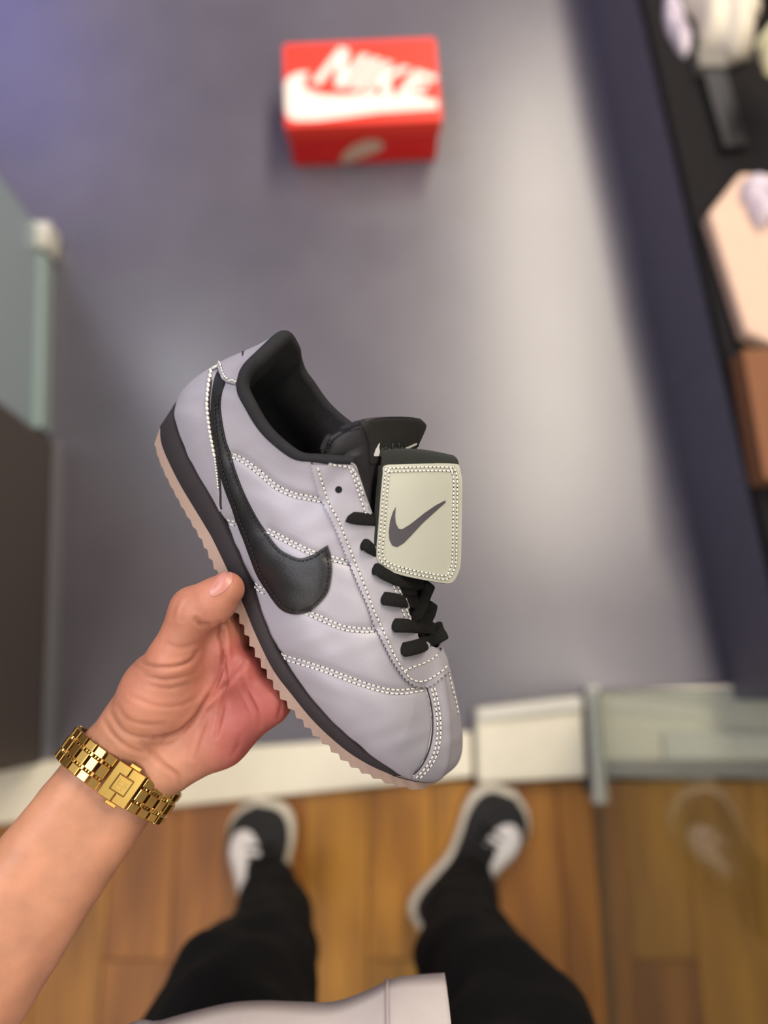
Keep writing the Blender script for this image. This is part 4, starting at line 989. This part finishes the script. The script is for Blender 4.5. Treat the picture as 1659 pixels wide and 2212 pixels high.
def surface_nets(lo, hi, vox, blk=12):
    n = np.ceil((hi - lo) / vox).astype(int); n = (n // blk + 1) * blk
    D = np.full(tuple(n + 1), 1.0, np.float32); nb = n // blk
    cs = np.stack(np.meshgrid(*[np.arange(k) for k in nb], indexing='ij'), -1).reshape(-1, 3)
    cen_ = lo + (cs + 0.5) * blk * vox; dd = sdf(cen_); act = cs[np.abs(dd) < blk * vox * 0.9 + 0.012]
    near_in = cs[dd <= -(blk * vox * 0.9 + 0.012)]
    for c in near_in: D[c[0]*blk:(c[0]+1)*blk+1, c[1]*blk:(c[1]+1)*blk+1, c[2]*blk:(c[2]+1)*blk+1] = -1
    g = np.stack(np.meshgrid(*[np.arange(blk + 1)] * 3, indexing='ij'), -1).reshape(-1, 3)
    act = act[np.lexsort((act[:, 2] // 4, act[:, 1] // 4, act[:, 0] // 4))]
    for s0 in range(0, len(act), 48):
        A = act[s0:s0 + 48]; I = (A[:, None] * blk + g[None]).reshape(-1, 3)
        D[I[:, 0], I[:, 1], I[:, 2]] = sdf(lo + I * vox)
    sg = D < 0
    cnt = np.zeros(tuple(n), np.int8)
    for dx in (0, 1):
        for dy in (0, 1):
            for dz in (0, 1): cnt += sg[dx:dx + n[0], dy:dy + n[1], dz:dz + n[2]]
    cell = np.argwhere((cnt > 0) & (cnt < 8)); idx = np.full(tuple(n), -1, np.int64); idx[cell[:, 0], cell[:, 1], cell[:, 2]] = np.arange(len(cell))
    acc = np.zeros((len(cell), 3)); wt = np.zeros(len(cell))
    cor = [(x, y, z) for x in (0, 1) for y in (0, 1) for z in (0, 1)]
    for i in range(8):
        for j in range(i + 1, 8):
            if sum(abs(a - b) for a, b in zip(cor[i], cor[j])) != 1: continue
            a, b = np.array(cor[i]), np.array(cor[j]); ca, cb_ = cell + a, cell + b
            da = D[ca[:, 0], ca[:, 1], ca[:, 2]]; db = D[cb_[:, 0], cb_[:, 1], cb_[:, 2]]; m = (da < 0) != (db < 0)
            t = np.where(m, da / np.where(m, da - db, 1), 0)
            acc += np.where(m[:, None], a + t[:, None] * (b - a), 0); wt += m
    V = lo + (cell + acc / wt[:, None]) * vox
    Fq = []
    for ax in range(3):
        o1_, o2_ = [(1, 2), (2, 0), (0, 1)][ax]
        e = np.zeros(3, int); e[ax] = 1
        s0 = sg[tuple(slice(1, n[k]) if k != ax else slice(0, n[k]) for k in range(3))]
        s1 = sg[tuple(slice(1, n[k]) if k != ax else slice(1, n[k] + 1) for k in range(3))]
        pos = np.argwhere(s0 != s1)
        base_ = pos.copy()
        for k in range(3):
            if k != ax: base_[:, k] += 1
        d1 = np.zeros(3, int); d1[o1_] = 1; d2 = np.zeros(3, int); d2[o2_] = 1
        q = [base_ - d1 - d2, base_ - d2, base_, base_ - d1]
        F_ = np.stack([idx[c[:, 0], c[:, 1], c[:, 2]] for c in q], 1)
        neg = s0[tuple(pos.T)]; F_[~neg] = F_[~neg][:, ::-1]
        Fq.append(F_)
    Fq = np.vstack(Fq); return V, Fq[(Fq >= 0).all(1)]
pts_ = np.array([q for p in prims for q in (p[0], p[1])]); lo = pts_.min(0) - 0.06; hi = pts_.max(0) + 0.06
VOX = 0.00125
Vh, Fh = surface_nets(lo, hi, VOX)
nv = len(Vh); E_ = np.vstack([Fh[:, [0, 1]], Fh[:, [1, 2]], Fh[:, [2, 3]], Fh[:, [3, 0]]]); E_ = np.vstack([E_, E_[:, ::-1]])
deg = np.bincount(E_[:, 0], minlength=nv)[:, None]
co = Vh.copy()
for lam in (0.55, -0.45, 0.55, -0.4, 0.5):
    av = np.stack([np.bincount(E_[:, 0], weights=co[E_[:, 1], k], minlength=nv) for k in range(3)], 1) / deg; co += lam * (av - co)
me2 = bpy.data.meshes.new('body'); me2.vertices.add(nv); me2.vertices.foreach_set('co', co.ravel().astype(np.float32))
nf = len(Fh); me2.loops.add(nf * 4); me2.loops.foreach_set('vertex_index', Fh.ravel().astype(np.int32)); me2.polygons.add(nf)
me2.polygons.foreach_set('loop_start', (np.arange(nf) * 4).astype(np.int32)); me2.update(calc_edges=True); me2.validate()
nr = np.cross(co[Fh[:, 2]] - co[Fh[:, 0]], co[Fh[:, 3]] - co[Fh[:, 1]])
nr = np.stack([np.bincount(Fh.ravel(), weights=np.repeat(nr[:, k], 4), minlength=nv) for k in range(3)], 1); nr /= np.linalg.norm(nr, axis=1)[:, None] + 1e-12
pv = to_px(co); vw = CAM - co; vw /= np.linalg.norm(vw, axis=1)[:, None]; fc = np.sum(nr * vw, 1)
if fc[np.argmin(np.linalg.norm(co - CAM, axis=1))] < 0: me2.flip_normals(); nr = -nr; fc = -fc
k5 = lambda P_: [(x / 2.9625 + 120, y / 2.9625 + 1200) for x, y in P_]
CREASE = [([(1068,470),(1078,620),(1045,780),(965,925),(885,1050),(770,1140),(640,1165)], 1.1, 5), ([(1080,620),(1088,800),(1064,980),(1025,1160)], .8, 4),
          ([(1215,690),(1150,760),(1085,830),(965,935)], .6, 4), ([(1200,800),(1235,900),(1280,990),(1300,1090)], .8, 4), ([(1060,430),(1050,520),(1062,600)], .7, 5),
          ([(895,405),(930,438),(985,442)], 1.1, 4), ([(905,620),(860,680),(760,712),(640,712),(560,690)], .9, 4), ([(560,765),(700,795),(860,765),(900,745)], .45, 4),
          ([(600,830),(720,850),(860,820)], .35, 4), ([(780,300),(760,350),(745,400)], .35, 5), ([(840,300),(812,350),(800,410)], .3, 5),
          ([(480,900),(640,960),(800,960),(900,910)], .35, 5), ([(400,960),(450,1040),(560,1080),(700,1080)], .4, 5), ([(360,1010),(420,1110),(520,1160),(640,1165)], .55, 5),
          ([(310,1060),(380,1160),(470,1230),(560,1260)], .5, 5), ([(960,1050),(920,1160),(880,1300)], .45, 4), ([(880,1050),(800,1150),(740,1215)], .6, 4),
          ([(1180,1150),(1165,1220),(1130,1280)], .4, 4), ([(560,1200),(680,1330),(770,1400),(800,1460)], .7, 6), ([(440,650),(560,730),(700,740)], .3, 4), ([(700,560),(800,590),(900,560)], .3, 5),
          ([(860,1100),(940,1040),(990,980)], .3, 4), ([(1440,960),(1438,990),(1425,1030)], .7, 3)]
dp = np.zeros(nv)
sel = (fc > 0.05) & (pv[:, 0] > 150) & (pv[:, 1] < 1760)
for c, amp, wd in CREASE:
    C = curve(k5(c), 4); d = seg_dist(C, pv[sel]); s0 = np.minimum(np.linalg.norm(pv[sel] - C[0], axis=1), np.linalg.norm(pv[sel] - C[-1], axis=1))
    amp *= 1.35; dp[sel] += -amp * 0.0011 * np.exp(-(d / wd) ** 2) * np.clip(0.35 + s0 / 40, 0, 1) + amp * 0.0003 * np.exp(-((d - 10) / 6) ** 2)
# fine skin folds near the thumb root
co2 = co + nr * dp[:, None]
me2.vertices.foreach_set('co', co2.ravel()); me2.update()
me2.polygons.foreach_set('use_smooth', [True] * len(me2.polygons))
body = bpy.data.objects.new('body', me2); COL.objects.link(body); put(body, person)
# skin tones: redder palm and finger pads, paler forearm
att = me2.color_attributes.new('skin_tone', 'FLOAT_COLOR', 'POINT')
along = (co - WRI) @ fax; palm = smoothstep(0.0, 0.05, along) * smoothstep(-0.5, 0.3, fc)
red = np.clip(palm * (0.35 + 0.65 * smoothstep(380, 520, pv[:, 0]) * smoothstep(1330, 1420, pv[:, 1])), 0, 1)
tipd = np.linalg.norm(co - TH[5], axis=1); red = np.maximum(red, 0.55 * np.exp(-(tipd / 0.016) ** 2))
back = smoothstep(0.1, -0.6, fc) * 0.0
base_c, red_shade_c = np.array(lin('#c48a6c')[:3]), np.array(lin('#a9564f')[:3])  # red tone also holds the shoe's shade on the palm
colv = base_c[None] * (1 - red[:, None]) + red_shade_c[None] * red[:, None]
crs = np.clip(-dp / 0.0011, 0, 1)[:, None] * np.array([[0.25, 0.40, 0.42]]); colv = colv * (1 - crs * 0.6)  # creases tinted darker with depth
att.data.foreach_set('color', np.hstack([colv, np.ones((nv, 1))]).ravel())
ms = bpy.data.materials.new('skin'); ms.use_nodes = True; nt = ms.node_tree; b = nt.nodes['Principled BSDF']
va = nt.nodes.new('ShaderNodeAttribute'); va.attribute_name = 'skin_tone'
nz = nt.nodes.new('ShaderNodeTexNoise'); nz.inputs['Scale'].default_value = 55; nz.inputs['Detail'].default_value = 5
tcn = nt.nodes.new('ShaderNodeTexCoord'); nt.links.new(tcn.outputs['Object'], nz.inputs['Vector'])
mrr = nt.nodes.new('ShaderNodeMapRange'); mrr.inputs['To Min'].default_value = 0.86; mrr.inputs['To Max'].default_value = 1.12; mrr.inputs['From Min'].default_value = .3; mrr.inputs['From Max'].default_value = .7
nt.links.new(nz.outputs['Fac'], mrr.inputs['Value'])
hs = nt.nodes.new('ShaderNodeHueSaturation'); nt.links.new(va.outputs['Color'], hs.inputs['Color']); nt.links.new(mrr.outputs[0], hs.inputs['Value'])
nt.links.new(hs.outputs[0], b.inputs['Base Color'])
b.inputs['Roughness'].default_value = 0.5; b.inputs['Subsurface Weight'].default_value = 0.25; b.inputs['Subsurface Radius'].default_value = (1, .35, .2); b.inputs['Subsurface Scale'].default_value = 0.004
n3 = nt.nodes.new('ShaderNodeTexNoise'); n3.inputs['Scale'].default_value = 700; n3.inputs['Detail'].default_value = 3; nt.links.new(tcn.outputs['Object'], n3.inputs['Vector'])
bpn = nt.nodes.new('ShaderNodeBump'); bpn.inputs['Strength'].default_value = 0.25; bpn.inputs['Distance'].default_value = 0.0006
nt.links.new(n3.outputs['Fac'], bpn.inputs['Height']); nt.links.new(bpn.outputs[0], b.inputs['Normal'])
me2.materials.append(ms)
# thumb nail
nf_ = Fh[(pv[Fh[:, 0], 1] < 1360) & (pv[Fh[:, 0], 0] > 380)]; ui = np.unique(nf_); mp = np.zeros(nv, int); mp[ui] = np.arange(len(ui))
hb_ = BVHTree.FromPolygons(co2[ui].tolist(), mp[nf_].tolist())
NAIL = [(456,1268),(453,1279),(459,1288),(472,1285),(488,1274),(499,1259),(502,1245),(496,1235),(486,1236),(472,1247)]
decal('thumb_nail', catmull(np.array(NAIL, float), 50, closed=True), hb_, M['nail'], person, off=0.0004, step=3, grid=4, zg=.385, dome=0.0004)

# ------------------------------------------------------------------ gold bracelet watch
watch = tag(empty('watch_bracelet', WRI), 'gold metal link watch bracelet with square clasp on the wrist', 'watch')
WC = WRI - fax * 0.0015 + wz * 0.0006
RX, RZ = 0.0358, 0.0272
tt = np.linspace(0, 2 * math.pi, 2000); el = np.stack([RX * np.sin(tt), RZ * np.cos(tt)], 1)       # starts facing the viewer, runs to the right
sl = np.concatenate([[0], np.cumsum(np.linalg.norm(np.diff(el, axis=0), axis=1))]); PER = sl[-1]
NU = 28; PIT = PER / NU
def ring(s):
    th_ = np.interp(s % PER, sl, tt); p = np.array([RX * math.sin(th_), RZ * math.cos(th_)])
    t_ = np.array([RX * math.cos(th_), -RZ * math.sin(th_)]); t_ /= np.linalg.norm(t_); n_ = np.array([-t_[1], t_[0]])
    if np.dot(n_, p) < 0: n_ = -n_
    return Matrix(((wx @ np.eye(3))[0],)) if False else (WC + wx * p[0] + wz * p[1], wx * t_[0] + wz * t_[1], wx * n_[0] + wz * n_[1])
def frame_mat(s, lift=0.0):
    c, t_, n_ = ring(s); c = c + n_ * lift
    return Matrix(((t_[0], fax[0], n_[0], c[0]), (t_[1], fax[1], n_[1], c[1]), (t_[2], fax[2], n_[2], c[2]), (0, 0, 0, 1)))
def bev_block(bm, x0, x1, y0, y1, z0, z1, bv=0.0004):
    vs = [bm.verts.new(p) for p in box_pts(x0, x1, y0, y1, z0, z1)]
    fs = [bm.faces.new([vs[i] for i in f]) for f in BOXF]
    if bv:
        top_e = [e for e in fs[1].edges]; bmesh.ops.bevel(bm, geom=top_e, offset=bv, segments=1, affect='EDGES')
def unit_mesh(name, blocks, m):
    bm = bmesh.new()
    for bl in blocks: bev_block(bm, *bl)
    bmesh.ops.recalc_face_normals(bm, faces=bm.faces)
    me = bpy.data.meshes.new(name); bm.to_mesh(me); bm.free(); me.materials.append(m); return me
HW = 0.0098; h_ = PIT / 2 - 0.00045
link_me = unit_mesh('link', [(-h_, h_, -HW, -0.0048, -0.001, 0.0022), (-h_, h_, 0.0048, HW, -0.001, 0.0022), (-h_ * .92, h_ * .92, -0.0034, 0.0034, -0.001, 0.0024),
                             (-h_ * 0.55, -h_ * 0.1, -0.0050, 0.0050, -0.001, 0.0013), (h_ * 0.1, h_ * 0.55, -0.0050, 0.0050, -0.001, 0.0013)], M['gold'])
stud_me = unit_mesh('stud', [(-.0011, .0011, -0.0056, -0.0026, -0.0012, 0.0017), (-.0011, .0011, 0.0026, 0.0056, -0.0012, 0.0017)], M['gold'])
SC = 0.0042                                    # clasp centre along the band
watch_inv = Matrix.Translation(Vector(WRI)).inverted()
def put_watch(name, me, mat4, parent=watch):
    o = bpy.data.objects.new(name, me); COL.objects.link(o); o.parent = watch; o.matrix_local = watch_inv @ mat4; return o
avail = PER - 2 * 0.0093; nlk = int(round(avail / PIT)); stp = avail / nlk
for i in range(nlk):
    put_watch('link', link_me, frame_mat(SC + 0.0093 + stp * (i + 0.5)))
    if i: put_watch('stud', stud_me, frame_mat(SC + 0.0093 + stp * i))
pe = 0.0002
cl1 = unit_mesh('clasp_plate', [(-0.0090, -pe, -HW - .0003, HW + .0003, -0.001, 0.0026)], M['gold'])
cl2 = unit_mesh('clasp_plate', [(pe, 0.0090, -HW - .0003, HW + .0003, -0.001, 0.0026)], M['gold'])
put_watch('clasp_plate', cl1, frame_mat(SC)); put_watch('clasp_plate', cl2, frame_mat(SC))
gap_me = unit_mesh('clasp_shade_gap', [(-.0050, .0050, -.0050, .0050, 0.002, 0.00275, 0)], M['gold_dark']); put_watch('clasp_shade_gap', gap_me, frame_mat(SC))  # dark square paints the shade of the gap round the button
but = unit_mesh('clasp_button', [(-.0045, .0045, -.0045, .0045, 0.002, 0.0036)], M['gold']); ob = put_watch('clasp_button', but, frame_mat(SC))
eng = []
for x0, x1, y0, y1 in ((-.0024, -.0019, -.0026, .0026), (-.0019, .0004, .0020, .0026), (-.0019, .0004, -.0003, .0003), (-.0019, .0004, -.0026, -.0020), (.0010, .0015, -.0026, .0026), (.0015, .0027, .0020, .0026), (.0022, .0027, -.0003, .0026), (.0015, .0027, -.0003, .0003)):
    eng.append((x0, x1, y0, y1, .0034, .0040, 0))
put_watch('clasp_emblem', unit_mesh('clasp_emblem', eng, M['gold']), frame_mat(SC))
tabm = unit_mesh('push_tab', [(-.0035, .0035, HW + .0002, HW + .0026, -0.0012, 0.0018), (-.0035, .0035, -HW - .0026, -HW - .0002, -0.0012, 0.0018)], M['gold'])
put_watch('push_tab', tabm, frame_mat(SC + 0.001))

# ------------------------------------------------------------------ trousers, shirt and worn sneakers
def loft_leg(rows, n=48, seed=1):
    r = np.random.default_rng(seed); V = []
    R_ = catmull(np.array(rows, float), 70)
    for i, (x, y, z, rx, ry) in enumerate(R_):
        for j in range(n):
            a = 2 * math.pi * j / n
            f = 1 + 0.045 * math.sin(3 * a + z * 22 + seed) + 0.03 * math.sin(5 * a - z * 41 + seed * 2) + 0.03 * math.sin(z * 60 + 2 * a)
            V.append((x + rx * f * math.cos(a), y + ry * f * math.sin(a), z + 0.008 * math.sin(4 * a + seed)))
    return V, grid_faces(70, n, True)
def leg_px(lst):                                # pixel of the centre, height, half widths
    return [(*at(x, y, z)[:2], z, rx, ry) for x, y, z, rx, ry in lst]
LEGL = leg_px([(578,1935,.085,.050,.062),(585,1962,.14,.054,.065),(590,2010,.24,.060,.068),(575,2065,.36,.066,.072),(545,2125,.48,.074,.08)]) + [(-0.150, -0.335, .62, .085, .09), (-0.135, -0.355, .78, .095, .10), (-0.11, -0.37, .92, .105, .115)]
LEGR = leg_px([(1012,1930,.085,.050,.060),(1005,1962,.14,.055,.064),(1000,2010,.24,.062,.068),(1008,2065,.36,.066,.072),(1035,2135,.48,.070,.08)]) + [(0.125, -0.345, .62, .080, .09), (0.115, -0.36, .78, .09, .10), (0.08, -0.37, .92, .105, .115)]
mb = MB(); mb.add(*loft_leg(LEGL, seed=1)); mb.add(*loft_leg(LEGR, seed=3))
mb.add(*loft_leg([(-.015, -.37, .80, .17, .12), (-.015, -.37, .90, .185, .13), (-.015, -.37, 1.0, .18, .125)], seed=5))
mb.build('trousers', M['trouser'], person, True)
# open shirt: the front panel whose hem shows at the bottom edge
hem_px = [(120, 2300), (240, 2245), (350, 2206), (480, 2172), (560, 2164), (640, 2166), (720, 2166), (790, 2143), (850, 2116), (905, 2108), (960, 2104)]
ZH = 0.90
hem = np.array([at(x, y, ZH) for x, y in hem_px])
hem = np.vstack([[(-0.255, -0.40, ZH), (-0.262, -0.31, ZH)], hem[1:]]); hem = catmull(hem, 60)
rows = []
for t in np.linspace(0, 1, 24):
    z = ZH + t * 0.40; q = hem.copy(); q[:, 2] = z + 0.0
    q[:, 1] += -0.055 * smoothstep(0, 0.5, t) - 0.05 * smoothstep(.5, 1, t) + 0.006 * np.sin(np.linspace(0, 17, 60) + 3 * t) * (1 - t) * smoothstep(0, .2, t)
    q[:, 0] = q[:, 0] * (1 - 0.12 * smoothstep(.55, 1, t)); rows.append(q)
rows = np.array(rows)
# one garment: left front panel, back and right side
Vs = [tuple(p) for p in rows.reshape(-1, 3)]; Fs = grid_faces(24, 60)
back_h = catmull(np.array([(-0.255, -0.40, 0), (-0.24, -0.50, 0), (-0.10, -0.55, 0), (0.08, -0.55, 0), (0.21, -0.50, 0), (0.235, -0.40, 0), (0.225, -0.31, 0), (0.205, -0.285, 0)]), 50)
o_ = len(Vs)
for i, t in enumerate(np.linspace(0, 1, 24)):
    for p in back_h: Vs.append((p[0] * (1 - 0.12 * smoothstep(.55, 1, t)), p[1] + 0.03 * smoothstep(.5, 1, t) * (1 if p[1] < -.45 else -1), ZH + t * .40))
Fs += [tuple(o_ + i for i in f) for f in grid_faces(24, 50)]
shirt = mesh_obj('shirt', Vs, Fs, M['shirt'], person); m_ = shirt.modifiers.new('solid', 'SOLIDIFY'); m_.thickness = 0.0015; m_.offset = 0
# shirt sleeve round the upper arm and shoulder yoke
sl_pts = [ELB + (SHO - ELB) * t for t in np.linspace(0.22, 1, 12)]
tube('sleeve', sl_pts, [0.075 - 0.008 * abs(t - .5) for t in np.linspace(0, 1, 12)], M['shirt'], shirt, 24)
yk = []
for t in np.linspace(0, 1, 12):
    a = t * math.pi / 2; yk.append([(-0.012 + (0.225 * math.cos(a) + 0.005) * math.cos(b_), -0.42 + (0.125 * math.cos(a) + 0.005) * math.sin(b_), 1.295 + 0.075 * math.sin(a)) for b_ in np.linspace(0, 2 * math.pi, 33)[:-1]])
yk = np.array(yk); mesh_obj('shirt_yoke', yk.reshape(-1, 3), grid_faces(12, 32, True), M['shirt'], shirt)
cw = [tuple(r) for r in rows[:, 47] + np.array([0, 0.0015, 0])]
tube('hem_seam', cw, [0.0012] * 24, material('shirt_seam', '#c4b6b4', 0.9), shirt, 6)

# worn sneakers
WS = np.array([(0, 0), (0.05, 0.42), (0.14, 0.56), (0.30, 0.56), (0.45, 0.52), (0.60, 0.62), (0.74, 0.74), (0.86, 0.70), (0.95, 0.46), (1.0, 0.05)])   # outer half outline
WI = np.array([(0, 0), (0.05, -0.42), (0.14, -0.54), (0.30, -0.48), (0.45, -0.42), (0.60, -0.52), (0.74, -0.66), (0.86, -0.66), (0.95, -0.46), (1.0, 0.05)])
def worn(name, toe, heel, side, label):
    toe = np.array(toe); heel = np.array(heel); d = toe - heel; Ln = np.linalg.norm(d); d = d / Ln; r = np.array([d[1], -d[0]]) * side       # r points outwards
    wd = 0.086
    A = catmull(WS, 40); B = catmull(WI, 40); loop = np.vstack([A, B[::-1][1:-1]]); n_ = len(loop)
    def world(q, z, sc=1.0, ush=0.0):
        cx = 0.5
        return [(heel[0] + d[0] * Ln * (0.5 + (u - 0.5) * sc + ush) + r[0] * w * wd * sc, heel[1] + d[1] * Ln * (0.5 + (u - 0.5) * sc + ush) + r[1] * w * wd * sc, z if np.isscalar(z) else z[i]) for i, (u, w) in enumerate(q)]
    sh = empty(name, (heel[0] * .5 + toe[0] * .5, heel[1] * .5 + toe[1] * .5, 0)); sh.parent = person; sh.location = Vector((heel[0] * .5 + toe[0] * .5, heel[1] * .5 + toe[1] * .5, 0)) - person.location
    V = []
    for z, s_ in ((0.001, .965), (0.006, 1.0), (0.024, 1.02), (0.034, 1.005), (0.036, .96)): V += world(loop, z, s_)
    Fc = grid_faces(5, n_, True) + [tuple(range(n_))[::-1], tuple(range(4 * n_, 5 * n_))]
    sole = mesh_obj('sole', V, Fc, M['cream_sole'], None); sole.parent = sh; sole.location = -(person.location + sh.location)
    # upper: dome over the toe rising to the ankle
    V = []; NR = 22
    hgt = np.interp(loop[:, 0], [0, .2, .42, .6, .8, 1.0], [.085, .088, .085, .070, .056, .046]) 
    for k in range(NR):
        t = k / (NR - 1); s_ = math.cos(t * math.pi / 2) ** 0.55 if t < 1 else 0
        row = []
        for i, (u, w) in enumerate(loop):
            uu_ = 0.5 + (u - 0.5) * (0.92 + 0.04 * math.sin(t * 3)) if t == 0 else 0.5 + (u - 0.5) * 0.94 * (1 - 0.28 * t * t * (1 if u > .5 else .6)); z = 0.034 + (hgt[i] - 0.034) * math.sin(t * math.pi / 2) ** 0.9
            ww = w * wd * 0.90 * s_ + 0.005
            row.append((heel[0] + d[0] * Ln * uu_ + r[0] * ww, heel[1] + d[1] * Ln * uu_ + r[1] * ww, z))
        V += row
    up_ = mesh_obj('upper', V, grid_faces(NR, n_, True), M['blackwear'], None); up_.parent = sh; up_.location = sole.location
    tree = BVHTree.FromPolygons([tuple(v) for v in V], grid_faces(NR, n_, True))
    # side swoosh curling from the outer side onto the toe
    def surf(u, w):
        p = heel + d * Ln * u + r * wd * w; h = tree.ray_cast(Vector((p[0], p[1], 0.3)), Vector((0, 0, -1)))
        q = h if h[0] is not None else tree.find_nearest(Vector((p[0], p[1], 0.05))); n3_ = Vector(q[1]); 
        if n3_.z < 0: n3_ = -n3_
        return np.array(q[0] + n3_ * 0.002)
    poly = np.vstack([curve([(0.64, 0.00), (0.74, 0.06), (0.82, 0.22), (0.83, 0.44), (0.77, 0.62), (0.64, 0.66), (0.48, 0.62), (0.34, 0.60), (0.20, 0.56)], 0.02), curve([(0.20, 0.46), (0.34, 0.38), (0.48, 0.32), (0.58, 0.31), (0.645, 0.28), (0.67, 0.20), (0.65, 0.10)], 0.02)])
    Pb = resample(poly, 0.02, closed=True); gx, gy = np.meshgrid(np.arange(0.2, .85, .02), np.arange(0, .7, .02)); G_ = np.stack([gx.ravel(), gy.ravel()], 1); G_ = G_[inside(Pb, G_)]; G_ = G_[seg_dist(np.vstack([Pb, Pb[:1]]), G_) > .009]
    A_ = np.vstack([Pb, G_]); res = delaunay_2d_cdt([Vector(p) for p in A_], [(i, (i + 1) % len(Pb)) for i in range(len(Pb))], [], 1, 1e-6)
    Vs_ = [surf(*p) for p in res[0]]; nS = len(Vs_)
    so_ = mesh_obj('swoosh', Vs_, [tuple(f) for f in res[2]], M['whitewear'], None); so_.parent = sh; so_.location = sole.location
    md = so_.modifiers.new('solid', 'SOLIDIFY'); md.thickness = 0.0015; md.offset = 0
    # laces across the instep
    for k in range(5):
        u0 = 0.50 + 0.055 * k; pts = [surf(u0 + .01 * abs(x), x * 0.30) + np.array([0, 0, 0.0025 * (1 - abs(x))]) for x in np.linspace(-1, 1, 9)]
        lo_ = tube('lace', pts, [0.0035] * 9, M['lace'], None, 6, None, 0.5); lo_.parent = sh; lo_.location = sole.location
    sh['label'] = label
    return sh
worn('worn_sneaker', (-0.226, -0.195), (-0.196, -0.475), -1, 'black and white sneaker on the left foot')
worn('worn_sneaker', (0.238, -0.182), (0.066, -0.415), 1, 'black and white sneaker on the right foot')
